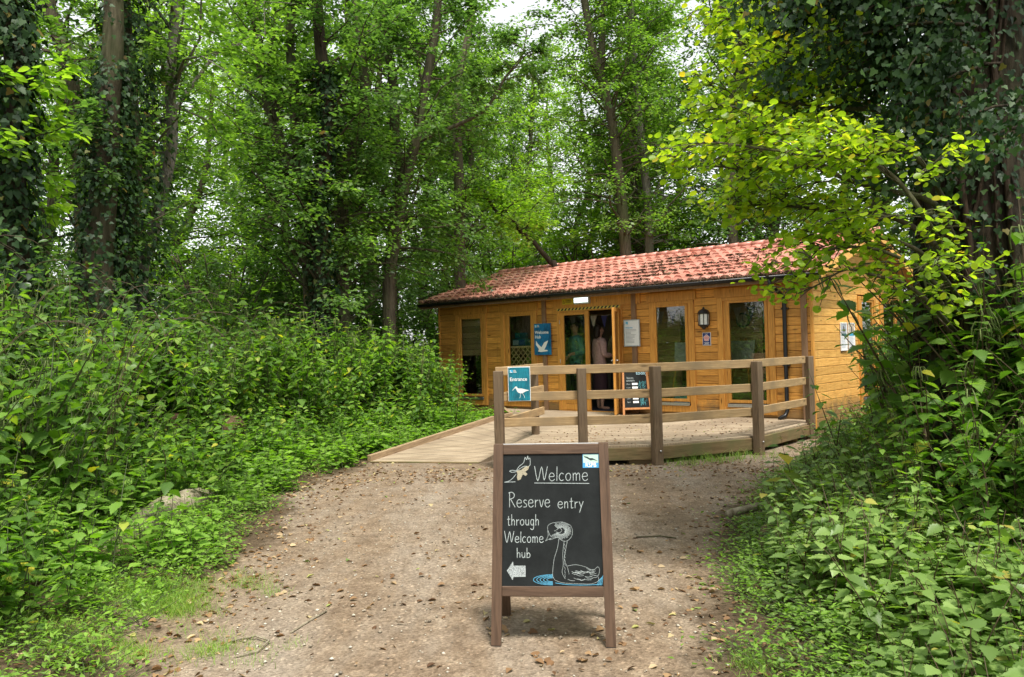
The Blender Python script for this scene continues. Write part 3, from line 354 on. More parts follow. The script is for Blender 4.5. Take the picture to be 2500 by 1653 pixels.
# ---------------------------------------------------------------- lie of the land
CC = Vector((5.179, 14.104, 0)); YAW = R(41.5)
CAB = Matrix.Translation(CC) @ Matrix.Rotation(-YAW, 4, 'Z')       # cabin frame: x to the right along the front, y into the house
def xl(y): return np.interp(y, [-3, 4.2, 5.6, 10, 12.1, 13.9, 15.7, 17, 20.3, 24], [-1.65, -1.82, -2.02, -2.55, -2.2, -1.32, -.48, .0, -1.8, -2.2])
def xr(y): return np.interp(y, [-3, 4, 5.3, 7, 9.5, 11, 12.5, 14, 18, 24], [.9, 1.08, 1.32, 1.85, 2.95, 3.9, 4.9, 5.6, 9.4, 12])
sm = lambda a: (lambda c: c*c*(3-2*c))(np.clip(a, 0, 1))
def height(x, y):
    x = np.asarray(x, float); y = np.asarray(y, float)
    dl = xl(y)-x; dr = x-xr(y); near = sm((13.5-y)/3)
    h = (.12+.1*near)*sm((dl-.1)/1.3)+(.55+.2*near)*sm((dl-1.2)/3.2)+.15*sm((dr-.05)/.9)+.4*sm((dr-.9)/2.6)
    h += .03*np.sin(x*2.1+1)*np.cos(y*1.7)*sm(np.maximum(dl, dr)/1.0)
    lx = (x-CC.x)*math.cos(YAW)-(y-CC.y)*math.sin(YAW); ly = (x-CC.x)*math.sin(YAW)+(y-CC.y)*math.cos(YAW)
    d = np.maximum(np.maximum(lx-.2, -9.5-lx), np.maximum(-ly-.5, ly-5.4))
    return h*sm(d/1.6)+0
def grid(name, xs, ys, hf, mat, drop=None):
    X, Y = np.meshgrid(xs, ys); Z = hf(X, Y); n, mx_ = X.shape
    V = np.stack([X, Y, Z], -1).reshape(-1, 3); idx = np.arange(n*mx_).reshape(n, mx_)
    q = np.stack([idx[:-1, :-1], idx[:-1, 1:], idx[1:, 1:], idx[1:, :-1]], -1).reshape(-1, 4)
    if drop is not None:
        cx = V[q].mean(1); q = q[~drop(cx[:, 0], cx[:, 1])]
    me = bpy.data.meshes.new(name); me.from_pydata(V.tolist(), [], q.tolist()); me.materials.append(mat)
    me.polygons.foreach_set('use_smooth', [True]*len(me.polygons)); me.update(); return link(name, me)
a_ = np.linspace(-1, 1, 181); xs = np.sign(a_)*(abs(a_)*14+abs(a_)**6*150); b2 = np.linspace(0, 1, 190); ys = -12+b2*42+b2**7*160
tag(grid('ground', xs, ys, height, SOIL), kind='structure')
rng = np.random.default_rng(5)
def wob(v, k): return .10*np.sin(v*1.7+k)+.06*np.sin(v*4.3+2*k)+.04*np.sin(v*9.1+k)
yy = np.linspace(-3, 13.6, 220); ss = np.linspace(0, 1, 60)
L_ = xl(yy)-.50+wob(yy, 1)-.5*np.exp(-((yy-4.8)/.9)**2); R_ = xr(yy)+.38+wob(yy, 4)
PX = L_[:, None]*(1-ss)+R_[:, None]*ss; PY = np.repeat(yy[:, None], 60, 1); PZ = np.maximum(height(PX, PY), 0)+.012+.006*np.sin(PX*5+PY*3)*np.sin(PY*4)
PX, PY, PZ = PX.reshape(-1), PY.reshape(-1), PZ.reshape(-1); idx = np.arange(len(PX)).reshape(220, 60)
q = np.stack([idx[:-1, :-1], idx[:-1, 1:], idx[1:, 1:], idx[1:, :-1]], -1).reshape(-1, 4)
me = bpy.data.meshes.new('path'); me.from_pydata(np.stack([PX, PY, PZ], -1).tolist(), [], q.tolist()); me.materials.append(PATH); me.update(); va = me.attributes.new('verge', 'FLOAT', 'POINT'); wdt = np.repeat((R_-L_)[:, None], 60, 1).reshape(-1); s60 = np.tile(ss, 220); va.data.foreach_set('value', np.clip(np.minimum(s60, 1-s60)*wdt/.75, 0, 1).astype(np.float32)); tag(link('path', me), kind='structure')

# ---------------------------------------------------------------- the cabin
cabin = empty('log_cabin', CC, -YAW, 'long orange timber cabin with red tiled roof behind the ramp and deck', 'cabin')
PL = .148; Z0, ZT, LEN, WID = .14, 2.72, 9.3, 5.15
def roofz(y): return 2.80+.30*(min(y, WID-y)+.38)
def planks(mb, x0, x1, z0, z1):
    k = math.floor((z0-Z0)/PL)
    while Z0+k*PL < z1-.01:
        a, b = max(z0, Z0+k*PL+.0035), min(z1, Z0+(k+1)*PL-.0035)
        if b-a > .012: mb.box(x0, x1, -.002, .04, a, b, 0, None, .006)
        k += 1
    mb.box(x0+.002, x1-.002, .016, .055, z0+.002, z1-.002, 1)
OPEN = [(-8.72, -7.70), (-7.25, -6.16), (-5.58, -3.93), (-3.25, -2.26), (-1.78, -.67)]
mb = MB(); x = -LEN
for a, b in OPEN:
    planks(mb, x, a+.02, Z0, ZT+.1); planks(mb, a+.02, b-.02, 2.47, ZT+.1)
    if (a, b) != OPEN[2]: planks(mb, a+.02, b-.02, Z0, .36)
    x = b-.02
planks(mb, x, 0, Z0, ZT+.1)
GROOVE = flat('dark_groove', (.10, .045, .015), .8)
mb.build('front_wall', [PINE, GROOVE], cabin)
# gable walls, boards cut along the slope of the roof
def gable(name, xx, sgn, holes, mat):
    mb = MB(); k = 0
    while Z0+k*PL < 3.62:
        a, b = Z0+k*PL+.0035, Z0+(k+1)*PL-.0035
        lim = max(0, (b-2.80)/.30-.38+.02) if b > 2.9 else 0
        ya, yb = lim, WID-lim
        if yb-ya < .1: break
        segs = [(ya, yb)]
        for h0, h1, hz0, hz1 in holes:
            if b > hz0+.02 and a < hz1-.02:
                segs = [s for p, q_ in segs for s in ((p, min(q_, h0)), (max(p, h1), q_)) if s[1]-s[0] > .03]
        for p, q_ in segs:
            for (u, v_, e, mi) in ((min(xx, xx-sgn*.042), max(xx, xx-sgn*.042), .006, 0), (min(xx-sgn*.016, xx-sgn*.056), max(xx-sgn*.016, xx-sgn*.056), 0, 1)):
                mb.box(u, v_, p, q_, a-(.0035 if mi else 0), b+(.0035 if mi else 0), mi, None, e)
        k += 1
    return mb.build(name, [mat, GROOVE], cabin)
GW = [(2.27, 3.25, .36, 2.47), (3.55, 4.72, .36, 2.47)]
gable('gable_wall', 0, 1, GW, PINE_Y); gable('gable_wall', -LEN, -1, [(1.2, 2.6, .5, 2.4), (3.2, 4.4, .5, 2.4)], PINE_Y)  # far gable's unseen openings are added to let daylight inside
mb = MB()
for a, b in ((-LEN, -8.7), (-5.6, -3.4), (-.6, 0)): planks(mb, a, b, Z0, ZT+.1)
planks(mb, -8.7, -5.6, Z0, .5); planks(mb, -8.7, -5.6, 2.4, ZT+.1); planks(mb, -3.4, -.6, Z0, .5); planks(mb, -3.4, -.6, 2.4, ZT+.1)  # wide unseen openings added at the back to bring light indoors
bw = mb.build('back_wall', [PINE_IN, GROOVE], cabin); bw.location = (0, WID-.05, 0)
MB().box(-LEN+.06, -.06, .06, WID-.06, .20, .272).build('carpet_floor', CARPET, cabin)
MB().box(-LEN+.01, -.01, .01, WID-.01, .02, .139).build('base_frame', FASC, cabin)
mb = MB()
mb.box(-8.3, -5.3, 3.3, 3.36, .28, 2.45)
mb.build('partition', DARKIN, cabin)
for a, b, yq, z0_, z1_ in ((-2.35, -1.25, .75, .28, 2.5), (-4.15, -3.15, 1.0, .28, 2.5), (-8.85, -8.0, .14, 1.5, 2.5)):
    mb = MB()
    for k in range(int((z1_-z0_)/.14)): mb.box(a, b, yq, yq+.03, z0_+k*.14+.003, z0_+k*.14+.137, 0, None, .004)
    mb.build('boarded_partition', PINE_IN, cabin)
# battens on the front and at the corner
for x0, x1, zt in ((-5.985, -5.88, 2.74), (-3.655, -3.55, 2.72), (-.185, -.085, 2.74)):
    MB().box(x0, x1, -.055, -.003, .10, zt, 0, None, .006).build('batten', STRIP, cabin)
MB().box(-.035, .018, -.022, .035, .12, 2.8, 0, None, .005).build('corner_board', PINE_Z, cabin)
MB().box(-LEN-.018, -LEN+.035, -.022, .035, .12, 2.8, 0, None, .005).build('corner_board', PINE_Z, cabin)

def window(Mw, w0, w1, g0, g1, z0=.33, z1=2.48, gz0=.59, gz1=2.373, head=True):
    """casing boards; sash, pane, sill as pieces of it. x across, y<0 outside"""
    T = lambda mb_, name, mat, par: (lambda o_: (setattr(o_, 'matrix_local', Mw) if par is cabin else None, o_)[1])(mb_.build(name, mat, par))
    mb = MB()
    mb.box(w0, w0+.115, -.030, .03, z0, z1, 0, None, .005); mb.box(w1-.115, w1, -.030, .03, z0, z1, 0, None, .005)
    mb.box(w0+.115, w1-.115, -.027, .03, z1-.062, z1-.001, 0, None, .004); mb.box(w0+.115, w1-.115, -.027, .03, z0+.002, z0+.125, 0, None, .005)
    if head: mb.box(w0-.05, w1+.05, -.034, -.003, z1+.003, 2.66, 0, None, .005)
    wn = T(mb, 'window', PINE_Z, cabin)
    f = MB(); s0, s1 = g0-.055, g1+.055
    f.box(s0, g0, -.018, .03, gz0-.06, gz1+.045, 0, None, .004); f.box(g1, s1, -.018, .03, gz0-.06, gz1+.045, 0, None, .004)
    f.box(g0, g1, -.016, .03, gz1, gz1+.044, 0, None, .003); f.box(g0, g1, -.016, .03, gz0-.058, gz0, 0, None, .003)
    jam = [(w0+.115, s0), (s1, w1-.115)]
    for p, q_ in jam:
        if q_-p > .01: f.box(p, q_, -.004, .03, z0+.126, z1-.063, 0)
    f.build('sash', PINE_Z, wn)
    MB().box(g0-.005, g1+.005, .004, .012, gz0-.005, gz1+.005).build('pane', GLASS, wn)
    s_ = MB(); s_.box(s0-.01, s1+.01, -.05, .0, z0+.128, z0+.150, 0, None, .003); s_.box(s0-.01, s1+.01, -.036, .0, z0+.152, z0+.185, 0, None, .003)
    s_.build('sill', METAL, wn)
    return wn
for (w0, w1), (g0, g1) in zip([OPEN[0], OPEN[1], OPEN[3], OPEN[4]], [(-8.54, -7.89), (-6.99, -6.34), (-3.10, -2.46), (-1.54, -.86)]):
    window(Matrix.Identity(4), w0, w1, g0, g1)
GM = Matrix.Rotation(R(90), 4, 'Z')       # x across the gable, -y to the outside
window(GM, 2.25, 3.27, 2.46, 3.06, head=False); window(GM, 3.53, 4.74, 3.76, 4.52, head=False)

# double door: left leaf shut, right leaf swung out
mb = MB(); mb.box(-5.58, -5.50, -.03, .05, .277, 2.47, 0, None, .005); mb.box(-3.985, -3.90, -.03, .05, .277, 2.47, 0, None, .005)
mb.box(-5.50, -3.985, -.03, .05, 2.40, 2.469, 0, None, .005); mb.box(-5.66, -3.45, -.036, -.003, 2.473, 2.70, 0, None, .005); mb.box(-5.5, -3.985, -.03, .05, .26, .29, 0)
mb.build('door_frame', PINE_Z, cabin)
def leaf_door(M_, handle):
    mb = MB(); W_ = .76
    mb.box(0, .10, -.022, .022, 0, 2.10, 0, None, .004); mb.box(W_-.10, W_, -.022, .022, 0, 2.10, 0, None, .004)
    mb.box(.10, W_-.10, -.020, .020, 2.03, 2.10, 0, None, .004)
    for k in range(3): mb.box(.10, W_-.10, -.018, .018, .002+k*.126, .122+k*.126, 0, None, .005)
    d = mb.build('door', PINE_Z, cabin); d.matrix_local = M_
    MB().box(.095, W_-.095, -.004, .004, .375, 2.035).build('pane', GLASS, d)
    h = MB()
    if handle:
        for s_ in (-1, 1):
            h.box(W_-.072, W_-.038, s_*.023-.004, s_*.023+.004, .90, 1.14, 0, None, .003)
            h.tube([(W_-.055, s_*.025, 1.06), (W_-.055, s_*.065, 1.06), (W_-.075, s_*.07, 1.06), (W_-.17, s_*.07, 1.06)], .009, 8)
        h.build('handle', METAL, d)
    for z in (.2, 1.0, 1.85): MB().tube([(-.008, -.026, z), (-.008, -.026, z+.09)], .009, 8).build('hinge', METAL, d)
leaf_door(Matrix.Translation((-5.50, 0, .295)), False)
leaf_door(Matrix.Translation((-3.97, -.035, .295)) @ Matrix.Rotation(math.atan2(-.90, .435), 4, 'Z'), True)

# roof
mb = MB(); XA, XB = -LEN-.28, .34; nx = int((XB-XA)/.2325*10); rows = 9; YE = -.43
def wave(p): return .030*math.sin(2*math.pi*p)+.012*math.sin(4*math.pi*p+1.1)
for side in (0, 1):
    for k in range(rows):
        n0 = len(mb.v); wv_ = []
        for i in range(nx+1):
            x = XA+(XB-XA)*i/nx; wv_.append((x, wave((x-XA)/.2325)))
        span = (WID/2-YE)/rows; fy = lambda y_: y_ if side == 0 else WID-y_
        y0, y1 = YE+k*span, YE+(k+1)*span+.02
        zb = lambda y_: 2.80+.30*(y_+.38)
        vs_ = []
        for x, h in wv_:
            vs_ += [(x, fy(y0+.004), zb(y0)+.02), (x, fy(y0), zb(y0)+.062+h), (x, fy(y1), zb(y1)+.026+h)]
        for c0 in range(0, nx, 10):                        # every tile is its own island, so each has its own tone
            sub = vs_[c0*3:(min(c0+10, nx)+1)*3]; n_ = len(sub)//3; fs = []
            for i in range(n_-1):
                for j in range(2):
                    a = i*3+j; f = (a, a+3, a+4, a+1); fs.append(f if side == 0 else f[::-1])
            mb.add(sub, fs, 0, False)
rf = mb.build('roof', TILE, cabin)
mb = MB(); zr = 2.80+.30*(WID/2+.38)
for k in range(34):
    x0 = XA+k*(XB-XA)/34; mb.tube([(x0, WID/2, zr+.052), (x0+.31, WID/2, zr+.060)], [.062, .07], 10, 0, True)
mb.build('ridge_cap', TILE, rf)
mb = MB()
for s_ in (0, 1):
    ys_ = (-.40, WID/2) if s_ == 0 else (WID+.40, WID/2)
    mb.add([(XA+.03, ys_[0], zr-.30*(WID/2+.40)), (XB-.03, ys_[0], zr-.30*(WID/2+.40)), (XB-.03, ys_[1], zr), (XA+.03, ys_[1], zr),
            (XA+.03, ys_[0], zr-.30*(WID/2+.40)-.035), (XB-.03, ys_[0], zr-.30*(WID/2+.40)-.035), (XB-.03, ys_[1], zr-.035), (XA+.03, ys_[1], zr-.035)],
           [(0, 1, 2, 3), (7, 6, 5, 4), (0, 4, 5, 1), (1, 5, 6, 2), (3, 7, 4, 0)])
mb.build('roof_boarding', PINE_IN, rf)
for xx in (XA-.005, XB-.02):
    mb = MB()
    for s_ in (0, 1):
        f = (lambda y_: y_) if s_ == 0 else (lambda y_: WID-y_)
        z0_, z1_ = zr-.30*(WID/2+.42), zr
        mb.prism([(f(-.42), z0_-.10), (f(WID/2), z1_-.10), (f(WID/2), z1_+.055), (f(-.42), z0_+.055)], 0, .026, 0, Matrix(((0, 1, 0, xx), (1, 0, 0, 0), (0, 0, 1, 0), (0, 0, 0, 1))))
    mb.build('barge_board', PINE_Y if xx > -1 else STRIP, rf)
MB().box(XA, XB-.05, -.375, -.352, 2.66, 2.80, 0).build('fascia_board', STRIP, rf)
mb = MB(); seg = 10; v = []
for x in (XA+.02, XB-.02):
    for r_ in (.058, .052):
        for j in range(seg+1):
            an = math.pi+math.pi*j/seg; v.append((x, -.435+r_*math.cos(an), 2.775+r_*math.sin(an)*1.1))
n = seg+1
fs = [(j, j+1, 2*n+j+1, 2*n+j) for j in range(seg)]+[(n+j+1, n+j, 3*n+j, 3*n+j+1) for j in range(seg)]+[(0, 2*n, 3*n, n), (seg, n+seg, 3*n+seg, 2*n+seg)]
fs += [(j, n+j, n+j+1, j+1) for j in range(seg)]+[(2*n+j+1, 3*n+j+1, 3*n+j, 2*n+j) for j in range(seg)]
mb.add(v, fs, 0, True)
for k in range(11):
    x = XA+.4+k*.92; mb.box(x, x+.03, -.50, -.36, 2.705, 2.72); 
gut = mb.build('gutter', BLACK, cabin)
mb = MB(); mb.tube([(-.56, -.435, 2.72), (-.56, -.43, 2.62), (-.50, -.20, 2.50), (-.475, -.062, 2.42), (-.47, -.055, 2.3), (-.47, -.055, .42), (-.49, -.10, .34), (-.55, -.22, .29)], .036, 12)
for z in (2.2, 1.2): mb.box(-.53, -.41, -.062, -.0025, z, z+.035)
mb.build('downpipe', BLACK, cabin)


# ---------------------------------------------------------------- lettering and drawn marks
def text_mesh(mb, txt, x, z, size, y, mi, M=None, bold=0.0, align='LEFT', wscale=1.0, font_space=1.0):
    cu = bpy.data.curves.new('txt', 'FONT'); cu.body = txt; cu.size = size; cu.offset = bold; cu.align_x = align; cu.space_character = font_space; cu.resolution_u = 3; cu.extrude = 0
    ob = bpy.data.objects.new('txt', cu); COL.objects.link(ob); bpy.context.view_layer.update()
    me = bpy.data.meshes.new_from_object(ob.evaluated_get(bpy.context.evaluated_depsgraph_get()))
    vs_ = [(x+v.co.x*wscale, y, z+v.co.y) for v in me.vertices]
    if M is not None: vs_ = [tuple(M @ Vector(p)) for p in vs_]
    mb.add(vs_, [tuple(p.vertices) for p in me.polygons], mi)
    bpy.data.objects.remove(ob); bpy.data.meshes.remove(me); bpy.data.curves.remove(cu)
def ribbon(mb, pts, wd, y, mi=0):
    """a drawn stroke in the (x,z) plane"""
    for (x0, z0), (x1, z1) in zip(pts[:-1], pts[1:]):
        d = Vector((x1-x0, z1-z0)); L = d.length
        if L < 1e-6: continue
        d /= L; n = Vector((-d.y, d.x))*wd/2; e = d*wd*.35
        y -= 2e-6
        mb.add([(x0-e.x-n.x, y, z0-e.y-n.y), (x1+e.x-n.x, y, z1+e.y-n.y), (x1+e.x+n.x, y, z1+e.y+n.y), (x0-e.x+n.x, y, z0-e.y+n.y)], [(0, 1, 2, 3)], mi)
def smooth_line(p, n=4):
    if len(p) < 3: return p
    out = []
    for i in range(len(p)-1):
        a, b, c, d = p[max(i-1, 0)], p[i], p[i+1], p[min(i+2, len(p)-1)]
        for k in range(n):
            u = k/n; out.append(tuple(.5*((2*b[j])+(-a[j]+c[j])*u+(2*a[j]-5*b[j]+4*c[j]-d[j])*u*u+(-a[j]+3*b[j]-3*c[j]+d[j])*u**3) for j in (0, 1)))
    return out+[p[-1]]
def chalk(name, c, lo=.35):
    mt, t, o = nodes(name); n = noise(t, coords(t), 260, 3, .7); b = N(t, 'ShaderNodeBsdfDiffuse'); b.inputs[0].default_value = c+(1,); tr = t.nodes.new('ShaderNodeBsdfTransparent')
    mx = t.nodes.new('ShaderNodeMixShader'); f = ramp(t, n, [(.34, (lo,)*3), (.55, (1, 1, 1))]); t.links.new(f.outputs[0], mx.inputs[0]); t.links.new(tr.outputs[0], mx.inputs[1]); t.links.new(b.outputs[0], mx.inputs[2]); t.links.new(mx.outputs[0], o.inputs[0]); return mt
CHALK = chalk('white_chalk', (.42, .47, .46), .3); CHALKF = chalk('smudged_chalk', (.42, .46, .46), .05); CHALKB = chalk('blue_chalk', (.12, .42, .62), .4); CHALKT = chalk('tan_chalk', (.40, .36, .26), .45)
mt, t, o = nodes('blackboard'); n = noise(t, coords(t), 6, 6, .7); finish(t, o, ramp(t, n, [(.3, (.007, .0085, .0085)), (.75, (.020, .023, .023))]).outputs[0], .65, bump(t, noise(t, coords(t), 300, 2), .1, .002), .15); SLATE = mt
LOGOB = flat('logo_blue', (.06, .30, .56), .5, 0, .05)

def a_board(M, wb, wt, L, lean, frame_mats, panel=(.31, 1.03), rail_b=(.255, .31), label='', cat='chalkboard sign', st=.055, name='chalkboard_sign'):
    root = empty(name, label=label, cat=cat); root.matrix_world = M
    tilt = Matrix.Rotation(-math.atan2(lean, L), 4, 'X')
    FZ, FX = frame_mats; hb, ht = wb/2, wt/2; out = None
    for rear in (0, 1):
        T = tilt if not rear else Matrix.Translation((0, 2*lean*.97+.03, 0)) @ Matrix.Rotation(math.pi, 4, 'Z') @ tilt
        xa = lambda z: ht*z/L+hb*(1-z/L)
        fr_ = empty('x') if False else None
        for s_ in (-1, 1):
            mb = MB(); mb.prism([(s_*(hb-st), 0), (s_*hb, 0), (s_*(ht+0.0), L), (s_*(ht-st), L)][::s_], -.0125, .0125, 0)
            mb.box(min(s_*(hb-st+.002), s_*(hb-.002)), max(s_*(hb-st+.002), s_*(hb-.002)), -.0105, .0105, -.004, 0, 1)
            l_ = mb.build('leg', [FZ, BLACK], root); l_.matrix_local = T
        mb = MB(); i0 = xa(L)-st; i1 = xa(rail_b[0])-st
        mb.box(-i0-.001, i0+.001, -.0115, .0115, panel[1], L-.004, 0, None, .003)
        r_ = mb.build('rail', FX, root); r_.matrix_local = T; mb = MB(); mb.box(-i1+.001, i1-.001, -.0115, .0115, rail_b[0], rail_b[1], 0, None, .003)
        r_ = mb.build('rail', FX, root); r_.matrix_local = T
        mb = MB(); p0, p1 = xa(panel[0])-st, xa(panel[1])-st
        mb.prism([(-p0-.001, panel[0]-.002), (p0+.001, panel[0]-.002), (p1+.001, panel[1]+.002), (-p1-.001, panel[1]+.002)], -.003, .003)
        pn = mb.build('panel', SLATE, root); pn.matrix_local = T
        if not rear: out = pn, p0, p1
    for s_ in (-1, 1):
        mb = MB(); mb.tube([(s_*(ht-st*.5), lean-.02, L*.965), (s_*(ht-st*.5), lean+.05, L*.965)], .006, 6); mb.build('hinge', METAL, root)
    return root, out
BM = Matrix.Translation((.180, 4.445, .014)) @ Matrix.Rotation(-R(6), 4, 'Z')
board, (pn, p0, p1) = a_board(BM, .675, .652, 1.087, .24, (SIGNW, SIGNWX), label='brown framed chalkboard A-sign with grebe drawing standing on the path in front')
PH = .72
def U2(a, b): wd = 2*(p0+(p1-p0)*b); return ((a-.5)*wd, .31+b*PH)
def chalk_part(name, lines, wd, mat, smooth_=True, y=-.0034):
    mb = MB()
    for s in lines:
        q_ = [U2(*p) for p in s]; ribbon(mb, smooth_line(q_) if smooth_ else q_, wd, y)
        y -= 2e-5
    return mb.build(name, mat, pn)
chalk_part('chalk_writing', WRITING, .0036, CHALK)
chalk_part('chalk_grebe', GREBE, .0018, CHALK)
chalk_part('chalk_avocet', FLYER, .003, CHALK)
chalk_part('chalk_ripples', WATER, .0026, CHALKB)
def poly_part(name, poly, mat, y):
    mb = MB(); mb.add([(U2(*p)[0], y, U2(*p)[1]) for p in poly], [tuple(range(len(poly)))[::-1]]); return mb.build(name, mat, pn)
poly_part('chalk_avocet_wing', FLYERBODY, CHALKT, -.0046)
poly_part('chalk_arrow', ARROW, CHALKF, -.0048); chalk_part('chalk_arrow_outline', [ARROW+[ARROW[0]]], .0025, CHALK, False, -.0052)
(x0, z0), (x1, z1) = U2(*LOGO[3]), U2(*LOGO[1])
mb = MB(); mb.box(x0, x1, -.0045, -.0032, z0, z1, 0); mb.box(x0+.003, x1-.003, -.0052, -.0046, z0+(z1-z0)*.36, z1-.003, 1)
text_mesh(mb, 'RSPB', (x0+x1)/2, z0+.004, .034, -.0060, 2, None, .0003, 'CENTER', .86)
lw, lh = x1-x0, z1-z0
bird = [(.05, .93), (.12, .84), (.30, .80), (.42, .70), (.62, .70), (.80, .58), (.96, .47), (.86, .50), (.66, .56), (.50, .52), (.36, .62), (.24, .70), (.12, .76)]
mb.add([(x0+a*lw, -.0056, z0+b*lh) for a, b in bird], [tuple(range(len(bird)))[::-1]], 3)
mb.build('logo_badge', [LOGOB, flat('pale_green_print', (.42, .60, .50), .6, 0, .04), WHITEG, flat('dark_print', (.02, .03, .035), .6)], pn)
ribs = MB(); ribs.box(-.27, .27, -.0119, .006, 1.0875, 1.0905, 0); w_ = ribs.build('top_strip', WHITE, board); w_.matrix_local = Matrix.Rotation(-math.atan2(.24, 1.087), 4, 'X')

# second chalkboard on the deck by the door
BM2 = Matrix.Translation((2.42, 16.05, .282)) @ Matrix.Rotation(R(2), 4, 'Z')
b2, (pn2, q0, q1) = a_board(BM2, .58, .50, .98, .23, (ORANGEW, ORANGEW), (.14, .93), (.10, .14), 'orange framed chalkboard A-sign listing spaces on the deck beside the open door', 'chalkboard sign', .04)
mb = MB()
text_mesh(mb, 'today', .02, .80, .10, -.0036, 0, None, .001)
text_mesh(mb, 'Spaces', -.17, .72, .050, -.0036, 1, None, .0005); text_mesh(mb, 'available', -.18, .665, .050, -.0036, 1, None, .0005)
for k, tt in enumerate(['10am', '11am', '12pm', '1pm', '2pm', '3pm']):
    text_mesh(mb, tt, -.19, .60-k*.072, .040, -.0036, 1)
    mb.box(-.07, .04, -.0042, -.0036, .592-k*.072, .632-k*.072, 2)
mb.build('chalk_writing', [chalk('pale_blue_chalk', (.45, .68, .75), .7), CHALK, WHITEG], pn2)
mb = MB(); rr = random.Random(4)
for k in range(40):
    a, b = rr.uniform(.06, .2), rr.choice([rr.uniform(.17, .30), rr.uniform(.5, .62)]); ribbon(mb, [(a, b), (a+rr.uniform(-.02, .02), b+rr.uniform(.02, .05)), (a+rr.uniform(-.02, .03), b+.06)], .004, -.004-k*1e-5)
mb.build('chalk_drawing', chalk('teal_chalk', (.12, .42, .46), .4), pn2)

# ---------------------------------------------------------------- signs on the cabin (cabin frame)
def on_cabin(o_, M=Matrix.Identity(4)): o_.matrix_world = CAB @ M
def thing(name, label, cat, M, group=None):
    r_ = empty(name, label=label, cat=cat, group=group); r_.matrix_world = M; return r_
def streaks(name, c0, c1, sc, ang=0.0):
    mt, t, o = nodes(name); c = t.nodes.new('ShaderNodeTexCoord'); mp = N(t, 'ShaderNodeMapping'); mp.inputs['Rotation'].default_value = (0, R(ang), 0); mp.inputs['Scale'].default_value = sc; t.links.new(c.outputs['Object'], mp.inputs[0])
    n = noise(t, mp.outputs[0], 6, 6, .7, .5); n2 = noise(t, coords(t), 3.0, 3); ad = N(t, 'ShaderNodeMath', _operation='ADD'); t.links.new(n, ad.inputs[0]); t.links.new(n2, ad.inputs[1]); hf = N(t, 'ShaderNodeMath', _operation='MULTIPLY'); t.links.new(ad.outputs[0], hf.inputs[0]); hf.inputs[1].default_value = .5
    finish(t, o, ramp(t, hf.outputs[0], [(.36, c0), (.60, c1)]).outputs[0], .35, None, .4); return mt
s = thing('welcome_sign', 'tall blue sign reading Welcome Hub with white gull on the batten left of the door', 'sign', CAB @ Matrix.Translation((-6.185, -.075, 1.485)))
SW, SH = .47, .69
MB().box(0, SW, -.012, .012, 0, SH, 0, None, .003).build('board', streaks('blue_feather_print', (.004, .022, .07), (.02, .22, .46), (8, 1, 1.2), 38), s)
mb = MB(); text_mesh(mb, 'Welcome', .028, .465, .097, -.0135, 0, None, .0022); text_mesh(mb, 'Hub', .028, .365, .097, -.0135, 0, None, .0022)
mb.add([(a*SW, -.0135, b*SH) for a, b in GULL], [tuple(range(len(GULL)))[::-1]], 0); mb.build('lettering', WHITEG, s)
def small_logo(par, x, z, k, y):
    mb = MB(); mb.box(x, x+.06*k, y-.0005, y, z, z+.055*k, 0); mb.box(x, x+.045*k, y-.001, y-.0006, z+.003*k, z+.014*k, 1)
    mb.add([(x+.002*k, y-.0012, z+.05*k), (x+.002*k, y-.0012, z+.028*k), (x+.03*k, y-.0012, z+.03*k)], [(0, 1, 2)], 1)
    for j, wd in enumerate((.045, .05, .06)): mb.box(x+.068*k, x+(.068+wd)*k, y-.0009, y, z+(.042-j*.019)*k, z+(.050-j*.019)*k, 1)
    mb.build('logo', [flat('logo_sky_blue', (.06, .44, .72), .5, 0, .04), WHITEG], par)
small_logo(s, .03, .61, 1.0, -.0135)

E0 = Matrix.Translation((-.070, 11.098, .920))
s = thing('entrance_sign', 'teal sign reading Entrance with white wading bird fixed to the deck rails', 'sign', E0)
EW, EH = .304, .464
MB().box(0, EW, -.006, .006, 0, EH, 0, None, .002).build('frame', WHITE, s)
MB().box(.008, EW-.008, -.0085, -.006, .008, EH-.008, 0).build('board', streaks('teal_water_print', (.006, .05, .085), (.008, .25, .33), (9, 1, 1.0)), s)
mb = MB(); text_mesh(mb, 'Entrance', .024, .275, .068, -.0095, 0, None, .0012, 'LEFT', .97)
P_ = lambda a, b: (a*EW, b*EH)
mb.add([(P_(*p)[0], -.0095, P_(*p)[1]) for p in WADER], [tuple(range(len(WADER)))[::-1]], 0)
for lg in WADERLEGS: ribbon(mb, [P_(*p) for p in lg], .004, -.0096)
mb.build('lettering', WHITEG, s); small_logo(s, .028, .385, .72, -.0092)
for x in (.02, EW-.02): MB().tube([(x, -.014, EH-.018), (x, -.006, EH-.018)], .005, 8).build('screw', METAL, s)

